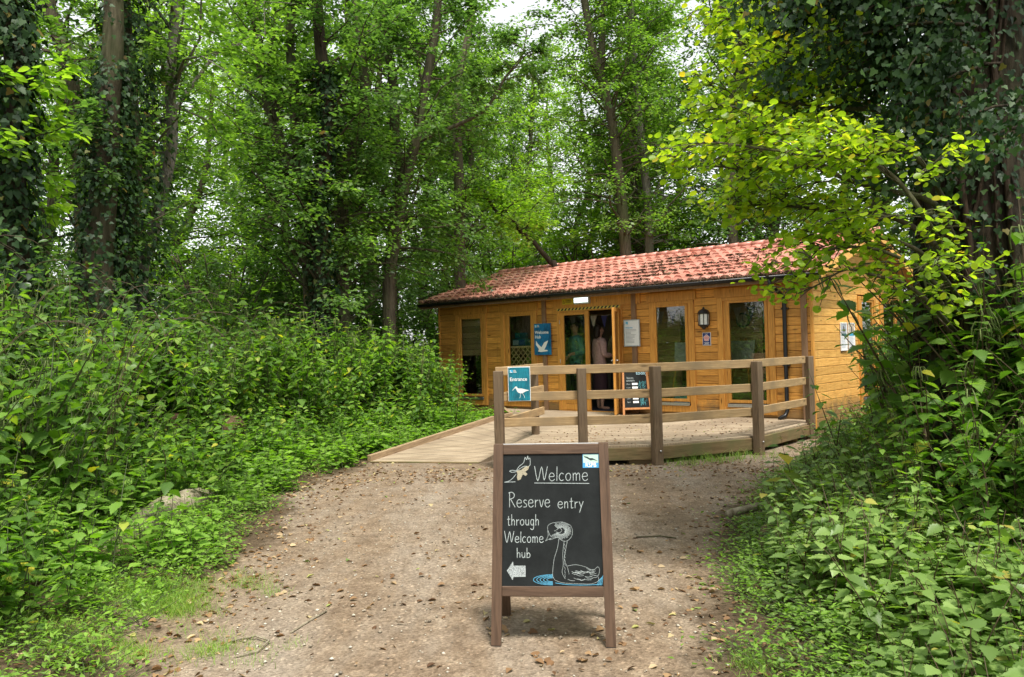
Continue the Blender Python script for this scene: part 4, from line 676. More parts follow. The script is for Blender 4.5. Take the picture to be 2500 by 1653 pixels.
s = thing('notice_board', 'grey framed white notice with blue heading on the batten right of the door', 'notice', CAB @ Matrix.Translation((-3.815, -.078, 1.62)))
mb = MB(); NW, NH = .375, .54
for b_ in ((0, .018, 0, NH), (NW-.018, NW, 0, NH), (.018, NW-.018, 0, .018), (.018, NW-.018, NH-.018, NH)): mb.box(b_[0], b_[1], -.012, .014, b_[2], b_[3], 0, None, .002)
mb.build('frame', flat('grey_frame', (.42, .45, .46), .4, .3), s)
MB().box(.018, NW-.018, -.004, .010, .018, NH-.018).build('sheet', WHITE, s)
mb = MB(); text_mesh(mb, 'Welcome', .04, .365, .042, -.0052, 0, None, .0012); rr = random.Random(2)
for k in range(11): mb.box(.04, .04+rr.uniform(.12, .26), -.0056, -.0050, .335-k*.026, .341-k*.026, 1)
mb.build('lettering', [flat('print_blue', (.05, .35, .62), .6), flat('print_grey', (.16, .18, .22), .6)], s); small_logo(s, .04, .445, 1.0, -.0052)

s = thing('award_plaque', 'small dark blue plaque with red and white rose on the boards beneath the lantern', 'plaque', CAB @ Matrix.Translation((-2.095, -.012, 1.60)))
MB().box(0, .17, -.004, .008, 0, .245, 0, None, .002).build('frame', WHITE, s); MB().box(.008, .162, -.006, -.004, .008, .237).build('plate', flat('navy_enamel', (.012, .03, .16), .3), s)
mb = MB(); cx, cz = .085, .142
def disc(mb, cx, cz, r_, y, mi, n=20, lob=0, am=0): mb.add([(cx+(r_+am*math.cos(lob*2*math.pi*i/n))*math.sin(2*math.pi*i/n), y, cz+(r_+am*math.cos(lob*2*math.pi*i/n))*math.cos(2*math.pi*i/n)) for i in range(n)], [tuple(range(n))], mi)
disc(mb, cx, cz, .060, -.0066, 0, 40, 5, .005); disc(mb, cx, cz, .050, -.0070, 1, 40, 5, .005); disc(mb, cx, cz, .037, -.0074, 0, 40, 5, .004); disc(mb, cx, cz, .026, -.0078, 1, 30, 5, .003); disc(mb, cx, cz, .010, -.0082, 0)
mb.build('rose_emblem', [WHITEG, flat('emblem_red', (.55, .02, .02), .5)], s)
mb = MB(); mb.box(.05, .12, -.0068, -.0062, .217, .222)
for k, wd in enumerate((.11, .08, .12)): mb.box(.085-wd/2, .085+wd/2, -.0068, -.0062, .052-k*.016, .059-k*.016)
mb.build('lettering', WHITEG, s)

s = thing('wall_lantern', 'black hexagonal half lantern with frosted panes on the cabin front', 'lantern', CAB @ Matrix.Translation((-2.02, -.09, 1.88)))
mb = MB()
def ring_(mb, z0, z1, r0_, r1_, n=8, mi=0):
    v = [(r0_*math.cos(2*math.pi*(i+.5)/n), r0_*.8*math.sin(2*math.pi*(i+.5)/n), z0) for i in range(n)]+[(r1_*math.cos(2*math.pi*(i+.5)/n), r1_*.8*math.sin(2*math.pi*(i+.5)/n), z1) for i in range(n)]
    mb.add(v, [(i, (i+1) % n, n+(i+1) % n, n+i) for i in range(n)]+[tuple(range(n-1, -1, -1)), tuple(range(n, 2*n))], mi)
for a in ((.09, .10, .085, .10), (.10, .115, .112, .112), (.315, .335, .112, .118), (.335, .385, .118, .085), (.385, .41, .085, .03), (.41, .435, .022, .022), (.435, .45, .012, .004), (.04, .09, .03, .085), (.02, .04, .016, .03)): ring_(mb, *a)
for i in range(8):
    an = 2*math.pi*(i+.5)/8; mb.tube([(.106*math.cos(an), .085*math.sin(an), .112), (.106*math.cos(an), .085*math.sin(an), .318)], .008, 6)
mb.box(-.04, .04, .06, .088, .06, .34, 0)
mb.build('housing', BLACK, s); mb = MB(); ring_(mb, .116, .314, .094, .094); mb.build('pane', LAMPGLASS, s)

s = thing('exit_light', 'white emergency light unit with ribbed lens above the cabin door', 'light', CAB @ Matrix.Translation((-5.05, -.115, 2.545)))
MB().box(0, .40, 0, .078, 0, .155, 0, None, .012).build('housing', flat('grey_housing', (.50, .53, .52), .4), s)
mt, t, o = nodes('lit_lens'); b = finish(t, o, (.75, .82, .8), .2); b.inputs['Emission Color'].default_value = (.85, 1, .97, 1); b.inputs['Emission Strength'].default_value = .8
mb = MB(); mb.box(.02, .38, -.012, .0, .03, .13, 0, None, .008)
mb.build('lens', mt, s); mb = MB()
for k in range(8): mb.box(.055+k*.037, .080+k*.037, -.018, -.012, .055, .11, 0, None, .004)
mt2, t, o = nodes('lamp_diode'); b = finish(t, o, (.9, .9, .9), .2); b.inputs['Emission Color'].default_value = (.9, 1, 1, 1); b.inputs['Emission Strength'].default_value = 2.2
mb.build('diodes', mt2, s)
s = thing('caution_sign', 'small yellow warning plate with black triangle above the closed door leaf', 'sign', CAB @ Matrix.Translation((-5.40, -.05, 2.555)))
MB().box(0, .31, -.004, .012, 0, .125, 0, None, .002).build('plate', flat('warning_yellow', (.58, .45, .03), .5), s)
mb = MB(); mb.add([(.015, -.0055, .025), (.075, -.0055, .025), (.045, -.0055, .095)], [(0, 1, 2)]); mb.add([(.0265, -.0062, .032), (.0635, -.0062, .032), (.045, -.0062, .078)], [(0, 1, 2)], 1)
text_mesh(mb, 'Caution', .095, .075, .045, -.0055, 0, None, .001); mb.box(.095, .27, -.006, -.0052, .055, .062); mb.box(.095, .25, -.006, -.0052, .035, .042)
mb.build('lettering', [BLACK, flat('warning_yellow_small', (.58, .45, .03), .5)], s)
s = thing('hazard_tape', 'black and yellow striped tape along the top of the door frame', 'tape', CAB @ Matrix.Translation((-5.56, -.040, 2.425)))
mb = MB(); mb.box(0, 1.62, -.002, .008, 0, .05, 0)
for k in range(17): mb.prism([(.01+k*.095, .001), (.055+k*.095, .001), (.095+k*.095, .049), (.05+k*.095, .049)], -.0032, -.0022, 1)
mb.build('tape', [flat('tape_yellow', (.62, .50, .10), .5), BLACK], s)
for k, (w0, nm, side, c1, c2) in enumerate(((1.27, 'left', 'nearer the corner', (.35, .38, .42), (.05, .13, .12)), (1.68, 'right', 'nearer the window', (.50, .42, .32), (.06, .38, .62)))):
    s = thing('poster_frame', ['narrow white framed poster with green band on the gable wall nearer the corner', 'narrow white framed poster with blue band on the gable wall nearer the window'][k], 'poster', CAB @ Matrix.Translation((.012, w0, 1.44)) @ Matrix.Rotation(R(90), 4, 'Z'), 'posters on the gable wall')
    W_, H_ = .33, .52
    mb = MB()
    for b_ in ((0, .02, 0, H_), (W_-.02, W_, 0, H_), (.02, W_-.02, 0, .02), (.02, W_-.02, H_-.02, H_)): mb.box(b_[0], b_[1], -.014, .004, b_[2], b_[3], 0, None, .002)
    mb.build('frame', WHITE, s); mb = MB(); mb.box(.02, W_-.02, -.006, .004, .02, H_-.02, 0); mb.box(.035, W_-.035, -.008, -.0062, .32, .49, 1); mb.box(.035, W_-.035, -.0082, -.0062, .275, .318, 2)
    disc(mb, .17, .39, .045, -.0086, 3, 14, 2, .012); disc(mb, .15, .44, .022, -.0088, 3, 12)
    rr = random.Random(k)
    for j in range(8): mb.box(.045, .045+rr.uniform(.14, .24), -.0076, -.0062, .245-j*.026, .251-j*.026, 4)
    mb.build('sheet', [WHITE, flat('photo_tone', c1, .5, 0, .4, 12), flat('title_band', c2, .5), flat('bird_tone', (.10, .09, .09), .6), flat('print_pale', (.42, .45, .55), .6)], s)

# ---------------------------------------------------------------- inside the cabin
def cabM(x, y, z, rz=0): return CAB @ Matrix.Translation((x, y, z)) @ Matrix.Rotation(rz, 4, 'Z')
cloth = [flat('pennant_cream', (.62, .55, .50), .9), flat('pennant_navy', (.04, .04, .16), .9)]
s = thing('bunting', 'string of cream and navy triangular pennants hung inside above the doorway', 'bunting', cabM(-8.0, .55, 2.33))
mb = MB(); mb.tube([(k*.25, 0, -.03*math.sin(k*1.3)**2) for k in range(30)], .004, 5); mb.build('cord', cloth[0], s)
for k in range(26):
    x = .1+k*.28; z = -.02; mb = MB(); mb.prism([(x, z), (x+.17, z), (x+.085, z-.27)], -.002, .002); mb.build('pennant', cloth[k % 2], s)
s = thing('trellis_counter', 'wooden lattice trellis counter with leaflets inside the second window', 'counter', cabM(-7.30, .07, .275))
mb = MB(); mb.box(0, 1.1, 0, .04, 1.38, 1.42); mb.box(0, .05, 0, .04, 0, 1.38); mb.box(1.05, 1.1, 0, .04, 0, 1.38); mb.box(0, 1.1, .04, .30, 1.385, 1.415)
PALEW = wood('brightened_trellis_wood', (.55, .36, .16), (.82, .62, .34), 'z', False)  # trellis wood lightened to stand in for daylight from the window
mb.build('frame', PALEW, s)
mb = MB()
for k in range(-10, 18):
    for sg in (1, -1):
        xa = k*.14; za = 0; pts = [(xa, 0), (xa+sg*1.38, 1.38)]
        (ax, az), (bx, bz) = pts
        def clip(ax, az, bx, bz):
            out = []
            for tt in (0, 1): out.append((ax+(bx-ax)*tt, az+(bz-az)*tt))
            lo, hi = 0, 1
            dx = bx-ax
            t1, t2 = sorted(((.05-ax)/dx, (1.05-ax)/dx)); lo, hi = max(0, t1), min(1, t2)
            return None if hi-lo < .05 else ((ax+dx*lo, az+(bz-az)*lo), (ax+dx*hi, az+(bz-az)*hi))
        c_ = clip(ax, az, bx, bz)
        if c_: mb.tube([(c_[0][0], .012 if sg > 0 else .028, c_[0][1]), (c_[1][0], .012 if sg > 0 else .028, c_[1][1])], .013, 4, 0, True, False)
mb.build('lattice', PALEW, s)
s = thing('leaflet_stand', 'teal and blue leaflet boxes on top of the trellis counter', 'leaflet stand', cabM(-7.02, .13, 1.70))
mb = MB(); mb.box(0, .42, 0, .15, 0, .16, 0, None, .01); mb.box(.03, .19, -.02, .0, .02, .13, 1); mb.box(.22, .39, -.02, 0, .02, .13, 2); mb.build('box', [flat('teal_card', (.01, .16, .20), .6), flat('white_blue_card', (.30, .42, .48), .6), flat('navy_card', (.02, .08, .25), .6)], s)
mb = MB(); mb.box(.03, .39, .05, .12, .165, .30, 0, None, .005); mb.build('panel', flat('dark_teal_panel', (.012, .12, .15), .5), s)
s = thing('roller_blind', 'dark brown slatted screen hanging inside the second window', 'screen', cabM(-7.6, .40, 1.45))
mb = MB(); rr = random.Random(6)
for k in range(34): mb.box(k*.045, k*.045+.036, rr.uniform(0, .02), rr.uniform(.025, .04), rr.uniform(0, .1), 1.05)
mb.build('slats', barkmat('bark_slats', (.14, .09, .05), (.40, .29, .19)), s)
def easel(x, y, rz, label, pw, ph):
    s = thing('easel', label, 'easel', cabM(x, y, .275, rz))
    for sx in (-1, 1):
        mb = MB(); mb.tube([(sx*.3, 0, 0), (sx*.06, .22, 1.45)], .016, 6); mb.build('leg', PINE, s)
    mb = MB(); mb.tube([(0, .75, 0), (0, .24, 1.42)], .016, 6); mb.build('leg', PINE, s)
    mb = MB(); mb.box(-.3, .3, .10, .14, .87, .90); mb.build('ledge', PINE, s)
    mb = MB(); mb.box(-pw/2, pw/2, -.008, .008, 0, ph); b = mb.build('panel', flat('pale_display_panel', (.46, .47, .44), .6, 0, .25, 4), s); b.matrix_local = Matrix.Translation((0, .11, .905)) @ Matrix.Rotation(-math.atan2(.22, 1.45), 4, 'X')
easel(-2.80, .42, R(15), 'wooden easel with pale panel inside the window right of the door', .36, .50)
easel(-1.62, .40, R(-10), 'wooden easel with wide pale panel inside the window nearest the corner', .58, .50)
s = thing('wall_clock', 'round dark green clock seen through the window nearest the corner', 'clock', cabM(-1.62, .70, 2.07))
mb = MB(); n = 28
for (a, b, c, d_, mi) in ((.145, 0, .145, .03, 0), (.145, 0, .11, -.012, 0)):
    v = [(a*math.cos(2*math.pi*i/n), b, a*math.sin(2*math.pi*i/n)) for i in range(n)]+[(c*math.cos(2*math.pi*i/n), d_, c*math.sin(2*math.pi*i/n)) for i in range(n)]
    mb.add(v, [(i, (i+1) % n, n+(i+1) % n, n+i) for i in range(n)]+([tuple(range(n, 2*n))] if d_ > 0 else []), mi, True)
mb.build('rim', flat('dark_green_rim', (.02, .05, .035), .4), s); mb = MB(); disc(mb, 0, 0, .118, -.004, 0, 28); mb.build('face', flat('aged_dial', (.48, .45, .34), .6), s)
mb = MB(); mb.box(-.006, .006, -.008, -.005, -.01, .085); mb.prism([(-.01, -.006), (-.01, .006), (.06, -.03), (.06, -.04)], -.011, -.009)
for k in range(12):
    an = k*math.pi/6; ribbon(mb, [(.098*math.cos(an), .098*math.sin(an)), (.112*math.cos(an), .112*math.sin(an))], .008, -.0055)
mb.build('hands', BLACK, s)
s = thing('fire_extinguisher', 'small red extinguisher standing inside the window right of the door', 'extinguisher', cabM(-2.62, .62, .86))
mb = MB(); mb.tube([(0, 0, 0), (0, 0, .02), (0, 0, .27), (0, 0, .31), (0, 0, .33)], [.045, .055, .055, .035, .02], 14); mb.build('cylinder', flat('extinguisher_red', (.55, .02, .02), .3), s)
mb = MB(); mb.tube([(0, 0, .33), (0, 0, .36), (.05, 0, .38)], .012, 8); mb.tube([(.04, 0, .37), (.07, 0, .2), (.065, 0, .1)], .008, 6); mb.build('valve', BLACK, s)
s = thing('side_table', 'low dark stand carrying the red extinguisher behind the window', 'stand', cabM(-2.62, .62, .275))
mb = MB(); mb.box(-.22, .22, -.14, .16, .545, .58, 0, None, .005)
for a in (-.19, .19):
    for b in (-.11, .13): mb.box(a-.02, a+.02, b-.02, b+.02, 0, .545)
mb.build('stand', flat('dark_stand', (.03, .028, .03), .6), s)
s = thing('floor_leaflet_rack', 'blue leaflet box low behind the window right of the door', 'leaflet box', cabM(-2.66, .16, .275))
mb = MB(); mb.box(-.2, .2, 0, .14, 0, .40, 0, None, .01); mb.box(-.16, .16, -.008, 0, .22, .36, 1); mb.build('box', [flat('blue_box', (.02, .14, .32), .5), flat('blue_card', (.10, .32, .50), .5)], s)

# people seen dimly inside
def skin_mesh(name, verts, edges, radii, mat, par, sub=2):
    me = bpy.data.meshes.new(name); me.from_pydata(verts, edges, []); me.materials.append(mat); ob = link(name, me, par)
    md = ob.modifiers.new('skin', 'SKIN'); md.use_smooth_shade = True
    sv = me.skin_vertices[0].data if me.skin_vertices else None
    if sv is None:
        bpy.context.view_layer.objects.active = ob; bpy.ops.object.modifier_remove(modifier='skin'); ob.modifiers.clear(); ob.modifiers.new('skin', 'SKIN'); sv = me.skin_vertices[0].data
    for i, r_ in enumerate(radii): sv[i].radius = (r_, r_*.85) if not isinstance(r_, tuple) else r_; sv[i].use_root = (i == 0)
    s_ = ob.modifiers.new('sub', 'SUBSURF'); s_.levels = sub; s_.render_levels = sub
    return ob
SKIN = flat('skin', (.48, .27, .19), .6, 0, .06)
def person(label, x, y, rz, H_, top, bottom, hair, arms, skirt=False, long_hair=False):
    s = thing('person', label, 'person', cabM(x, y, .275, rz), 'visitors inside the cabin'); k = H_
    hips, hw, sw = .52*k, .05*k, .105*k
    V = [(0, 0, hips), (0, 0, .62*k), (0, 0, .74*k), (0, 0, .815*k), (0, .002*k, .855*k), (0, -.008*k, .892*k), (0, -.004*k, .932*k), (0, .002*k, .972*k)]
    E_ = [(i, i+1) for i in range(7)]; Rr = [(.078*k, .062*k), (.070*k, .055*k), (.082*k, .060*k), (.055*k, .045*k), .030*k, (.036*k, .040*k), (.043*k, .052*k), (.036*k, .044*k)]
    for sg in (-1, 1):
        b = len(V); V += [(sg*hw, 0, hips-.03*k), (sg*hw*1.05, -.005*k, .285*k), (sg*hw*1.05, .008*k, .05*k), (sg*hw*1.1, .005*k, .018*k), (sg*hw*1.2, -.085*k, .014*k)]
        E_ += [(0, b), (b, b+1), (b+1, b+2), (b+2, b+3), (b+3, b+4)]; Rr += [.050*k, .032*k, .021*k, .022*k, .016*k]
        el, ha = arms[0 if sg < 0 else 1]; b = len(V)
        V += [(sg*sw, 0, .795*k), (sg*(sw+el[0]*k), el[1]*k, el[2]*k), (sg*(sw+ha[0]*k), ha[1]*k, ha[2]*k), (sg*(sw+ha[0]*k), ha[1]*k-.03*k, ha[2]*k-.035*k)]
        E_ += [(3, b), (b, b+1), (b+1, b+2), (b+2, b+3)]; Rr += [.034*k, .025*k, .017*k, .015*k]
    body = skin_mesh('body', V, E_, Rr, SKIN, s)
    grow = .011*k
    tv, te, tr_ = [(0, 0, hips-.045*k), (0, 0, hips+.02*k)]+V[1:4], [(0, 1), (1, 2), (2, 3), (3, 4)], [(.102*k, .082*k), (.098*k, .080*k), (.088*k, .072*k), (.098*k, .076*k), (.066*k, .056*k)]
    for sg, b in ((-1, 13), (1, 22)):
        j = len(tv); tv += [V[b], V[b+1], tuple(V[b+1][q_]*.3+V[b+2][q_]*.7 for q_ in range(3))]; te += [(4, j), (j, j+1), (j+1, j+2)]; tr_ += [.047*k, .040*k, .032*k]
    skin_mesh('top', tv, te, tr_, top, s)
    if skirt: skin_mesh('skirt', [(0, 0, .57*k), (0, 0, .48*k), (0, 0, .3*k), (0, 0, .12*k)], [(0, 1), (1, 2), (2, 3)], [(.092*k, .076*k), (.100*k, .082*k), (.115*k, .09*k), (.13*k, .10*k)], bottom, s)
    else:
        tv, te, tr_ = [(0, 0, .58*k), V[0]], [(0, 1)], [(.084*k, .070*k), (.090*k, .074*k)]
        for sg in (-1, 1):
            j = len(tv); tv += [(sg*hw, 0, hips-.03*k), (sg*hw*1.05, -.005*k, .285*k), (sg*hw*1.05, .008*k, .06*k)]; te += [(1, j), (j, j+1), (j+1, j+2)]; tr_ += [.058*k, .044*k, .034*k]
        skin_mesh('trousers', tv, te, tr_, bottom, s)
    hv = [(0, .004*k, .992*k), (0, .020*k, .962*k), (0, .028*k, .915*k)]+([(0, .03*k, .87*k), (0, .03*k, .83*k)] if long_hair else [])
    skin_mesh('hair', hv, [(i, i+1) for i in range(len(hv)-1)], [.044*k, .060*k, .050*k]+([.052*k, .036*k] if long_hair else []), hair, s)
    # face: nose, brow and ears as small shapes on the front (-y) of the head
    mb = MB(); mb.prism([(-.008*k, .915*k), (.008*k, .915*k), (.003*k, .938*k), (-.003*k, .938*k)], -.060*k, -.045*k)
    for sg in (-1, 1): mb.tube([(sg*.046*k, 0, .915*k), (sg*.050*k, .002*k, .93*k), (sg*.047*k, .002*k, .943*k)], .007*k, 8)
    mb.build('face_features', SKIN, s)
    mb = MB()
    for sg in (-1, 1): mb.box(sg*.018*k-.006*k, sg*.018*k+.006*k, -.052*k, -.046*k, .936*k, .941*k)
    mb.box(-.014*k, .014*k, -.052*k, -.044*k, .900*k, .904*k); mb.build('eyes_and_mouth', flat('dark_features', (.05, .02, .02), .6), s)
    for sg, b in ((-1, 13), (1, 22)):
        p = Vector(V[b+3]); mb = MB()
        for f in range(4):
            dx = (f-1.5)*.010*k; L = (.036, .042, .040, .032)[f]*k
            mb.tube([p+Vector((dx, 0, 0)), p+Vector((dx, -.012*k, -L*.55)), p+Vector((dx, -.028*k, -L*.9))], [.0055*k, .005*k, .004*k], 6)
        mb.tube([p+Vector((-sg*.014*k, -.004*k, .012*k)), p+Vector((-sg*.030*k, -.018*k, -.006*k)), p+Vector((-sg*.030*k, -.03*k, -.018*k))], [.006*k, .0055*k, .004*k], 6)
        mb.build('hand_fingers', SKIN, s)
down = ((.03, .0, .63), (.035, -.04, .50)); bent = ((.045, .01, .64), (.0, -.13, .63))
person('person with short dark hair in a teal top behind the closed glass door leaf', -5.42, .42, R(-25), 1.93, flat('teal_top', (.06, .24, .27), .8, 0, .4, 14), flat('dark_trousers', (.02, .022, .03), .8), flat('dark_hair', (.012, .010, .009), .5), (bent, bent))
person('person seen from behind in a dusty pink blouse and dark skirt inside the doorway', -4.90, .58, R(150), 1.84, flat('pink_blouse', (.45, .29, .26), .85, 0, .2, 20), flat('plum_skirt', (.035, .015, .022), .85), flat('brown_black_hair', (.022, .012, .009), .5), (bent, down), True, True)
person('person with curly auburn hair and olive striped top inside the doorway', -4.70, 1.0, R(165), 1.92, flat('olive_top', (.28, .26, .12), .85, 0, .35, 25), flat('black_skirt', (.02, .018, .02), .85), flat('auburn_hair', (.26, .09, .04), .6, 0, .4, 60), (down, bent), True, False)

# ---------------------------------------------------------------- deck, ramp, rails
DZ = .275
def cw(x, y=0.0, z=DZ): p = CAB @ Vector((x, y, 0)); return (p.x, p.y, z)
P1, P3, P4, P5 = (-.20, 11.17), (1.90, 11.19), (3.47, 11.93), (4.86, 13.62)
RA, RB, RC, RD, RE = (-2.12, 12.10), (-.50, 11.70), (.27, 13.0), (-.37, 15.65), (-.02, 16.5)
deck = empty('timber_deck', (0, 0, 0), 0, 'raised timber deck with netted boards in front of the cabin', 'deck')
top = [P1, P3, P4, (4.96, 13.72), cw(-.10, -.02)[:2], cw(-7.15, -.02)[:2], RE, RD, RC]
mb = MB(); n = len(top)
mb.add([(x, y, DZ) for x, y in top]+[(x, y, DZ-.028) for x, y in top], [tuple(range(n)), tuple(range(2*n-1, n-1, -1))]+[(i, i+n, (i+1) % n+n, (i+1) % n) for i in range(n)])
mb.build('boards', DECK, deck)
def beam(mb, a, b, z0, z1, off0, off1, ext=0.0, mi=0, bev=.004):
    """board from a to b, off0..off1 measured to the right-hand side of the direction"""
    A, B = Vector(a), Vector(b); d = (B-A); L = d.length; an = math.atan2(d.y, d.x)
    mb.box(-ext, L+ext, -off1, -off0, z0, z1, mi, Matrix.Translation((A.x, A.y, 0)) @ Matrix.Rotation(an, 4, 'Z'), bev)
def beam_obj(name, a, b, z0, z1, o0, o1, mat, par, ext=0.0, zslope=0.0):
    A, B = Vector(a), Vector(b); d = (B-A); L = d.length; an = math.atan2(d.y, d.x)
    mb = MB(); mb.box(-ext, L+ext, -o1, -o0, 0, z1-z0, 0, None, .005); ob = mb.build(name, mat, par)
    ob.matrix_local = Matrix.Translation((A.x, A.y, z0)) @ Matrix.Rotation(an, 4, 'Z') @ Matrix.Rotation(-math.atan2(zslope, L), 4, 'Y'); return ob
for a, b in ((P1, P3), (P3, P4), (P4, (4.96, 13.72)), (RC, P1)):
    beam_obj('fascia', a, b, .075, .245, -.005, .040, FASC, deck, -.01)
mb = MB()
for x, y in ((1.72, 11.32), (3.2, 11.98), (.6, 11.3), (4.4, 13.3), (2.6, 12.6), (1.2, 13.2), (3.6, 13.8)): mb.box(x-.16, x+.16, y-.07, y+.07, 0, .12, 0, None, .006)
mb.build('support_block', KERBW, deck)
ramp_o = empty('access_ramp', (0, 0, 0), 0, 'netted timber ramp with kerb board rising to the deck on the left', 'ramp')
na, nb_ = 14, 8; V = []
for i in range(na+1):
    s_ = i/na; Lp = Vector(RA)*(1-s_)+Vector(RD)*s_; Rp = Vector(RB)*(1-s_)+Vector(RC)*s_
    for j in range(nb_+1):
        q_ = Lp.lerp(Rp, j/nb_); V.append((q_.x, q_.y, .03+(DZ-.034)*min(1, s_*1.0)))
fs = [(i*(nb_+1)+j, i*(nb_+1)+j+1, (i+1)*(nb_+1)+j+1, (i+1)*(nb_+1)+j) for i in range(na) for j in range(nb_)]
bot = [(RA[0], RA[1], -.02), (RB[0], RB[1], -.02), (RC[0], RC[1], -.02)]; b0 = len(V)
fs += [(0, b0, b0+1)+tuple(range(nb_, 0, -1)), tuple([nb_, b0+1, b0+2])+tuple((i*(nb_+1)+nb_) for i in range(na, 0, -1))]
MB().add(V+bot, fs).build('boards', DECK, ramp_o)
# kerb
slope_len = (Vector(RD)-Vector(RA)).length
beam_obj('kerb', RA, RD, .015, .115, -.07, .0, KERBW, ramp_o, 0, DZ-.03)
beam_obj('kerb', RD, RE, DZ+.004, DZ+.075, -.07, .0, KERBW, ramp_o, 0)
beam_obj('kerb', RE, cw(-7.1, -.15)[:2], DZ+.004, DZ+.07, -.07, .0, KERBW, ramp_o, 0)
beam_obj('edge_strip', RA, RB, .012, .030, .002, .05, FASC, ramp_o, 0)

rail = empty('deck_railing', (0, 0, 0), 0, 'weathered post and three rail wooden railing round the deck edge', 'railing')
def post(x, y, z0, z1, rz, w_=.118):
    mb = MB(); mb.box(-w_/2, w_/2, -w_/2, w_/2, 0, z1-z0, 0, None, .008); o_ = mb.build('post', POSTW, rail); o_.location = (x, y, z0); o_.rotation_euler = (0, 0, rz)
    if z0 < .1 and x > 1:
        b = MB(); b.tube([(0.02, -w_/2-.012, .2), (.02, -w_/2+.003, .2)], [.013, .014], 10); b.build('bolt', METAL, o_)
    return o_
post(-.20, 11.085, 0, 1.335, R(-14)); post(.925, 11.085, 0, 1.345, R(3)); post(1.925, 11.10, 0, 1.345, R(18), .125); post(3.52, 11.83, 0, 1.36, R(38), .122); post(4.92, 13.62, 0, 1.385, R(24), .118)
post(.335, 12.93, 0, 1.33, R(-20), .105)
for zt in (1.387, 1.035, .687):
    z0 = zt-.118
    beam_obj('rail', (-.24, 11.150), (1.95, 11.160), z0, zt, -.042, .0, RAILX, rail)
    beam_obj('rail', (1.955, 11.165), (3.50, 11.895), z0, zt, -.042, .0, RAILX, rail)
    beam_obj('rail', (3.515, 11.93), (4.86, 13.60), z0, zt+.0, -.042, .0, RAILX, rail)
    beam_obj('rail', (-.17, 11.20), (.455, 13.22), z0, zt, -.0, .042, RAILX, rail)

# ---------------------------------------------------------------- plants: shared builders
def unit(a): return a/np.linalg.norm(a)
def spline(pts, n=5):
    out = []
    for i in range(len(pts)-1):
        a, b, c, d = [np.array(pts[k]) for k in (max(i-1, 0), i, i+1, min(i+2, len(pts)-1))]
        for k in range(n): u = k/n; out.append(.5*(2*b+(c-a)*u+(2*a-5*b+4*c-d)*u*u+(3*b-a-3*c+d)*u**3))
    out.append(np.array(pts[-1])); return out
def spiky_plant(seed, H, n_pairs, ls, shape, lean=.12, spread=1.0, catkins=False, droop=.35, bare=.0, side=0):
    """a nettle-like plant: curved stem, opposite leaf pairs turning by 90 degrees; returns (leaf verts (N,k,3)), stem mesh parts"""
    r_ = np.random.default_rng(seed); ang = r_.uniform(0, 6.28); bend = np.array([math.cos(ang), math.sin(ang)])*lean*H*r_.uniform(.5, 1.3)
    path = lambda t_: np.array([bend[0]*t_**2, bend[1]*t_**2, H*t_*(1-.06*t_)])
    P, D, NN, S = [], [], [], []
    a0 = r_.uniform(0, 3)
    stems = [(path, 1.0, n_pairs, a0, bare)]
    for k in range(side):
        t0 = r_.uniform(.3, .6); b0 = path(t0); an = r_.uniform(0, 6.28); L = H*r_.uniform(.25, .4)
        stems.append(((lambda t_, b0=b0, an=an, L=L: b0+np.array([math.cos(an)*L*.6*t_, math.sin(an)*L*.6*t_, L*t_])), .8, max(3, n_pairs//3), r_.uniform(0, 3), .1))
    for pf, sc_, npairs, aa, br in stems:
        for i in range(npairs):
            t_ = br+(1-br)*(i+.6)/npairs; p = pf(min(1, t_)); an = aa+i*math.pi/2+r_.normal(0, .25)
            size = ls*sc_*(.55+.6*math.sin(math.pi*min(1, t_*.95+.08)))*(1.0 if t_ < .85 else max(.32, (1-t_)/.15*.6+.32))
            for s_ in (0, 1):
                a = an+s_*math.pi+r_.normal(0, .15); out = np.array([math.cos(a), math.sin(a), 0])
                dz = (r_.normal(.15, .2) if t_ > .9 else -r_.uniform(.1, 1.0)*droop*2+.15)
                d = unit(out+np.array([0, 0, dz])); pet = size*.35*spread
                P.append(p+out*pet*.8+np.array([0, 0, pet*.3])); D.append(d); NN.append(unit(np.array([-out[0]*dz, -out[1]*dz, 1])+r_.normal(0, .22, 3))); S.append(size*r_.uniform(.85, 1.15))
    P, D, NN, S = map(np.array, (P, D, NN, S))
    lv = place(shape[0], P, D, NN, S)
    mb = MB()
    for pf, sc_, npairs, aa, br in stems: mb.tube([pf(t_) for t_ in (0, .25, .5, .75, 1)], [.0045*sc_*(H+.4), .004*sc_*(H+.4), .003*sc_*(H+.4), .0022*(H+.4)*sc_, .001], 5, 0, False)
    if catkins:
        for i in range(int(n_pairs*.8)):
            t_ = r_.uniform(.45, .93); p = path(t_)
            for k in range(3):
                a = r_.uniform(0, 6.28); o_ = np.array([math.cos(a), math.sin(a), 0])*.03
                mb.tube([p, p+o_+np.array([0, 0, .005]), p+o_*1.5+np.array([0, 0, -.03]), p+o_*1.6+np.array([0, 0, -r_.uniform(.05, .085)])], [.002, .003, .004, .002], 4, 1, False)
    sv = np.array([tuple(q_) for q_ in mb.v]); return lv, (sv, mb.f, mb.m)
def rotz(V, a):
    c, s_ = np.cos(a), np.sin(a); return np.stack([V[..., 0]*c-V[..., 1]*s_, V[..., 0]*s_+V[..., 1]*c, V[..., 2]+0*c], -1)
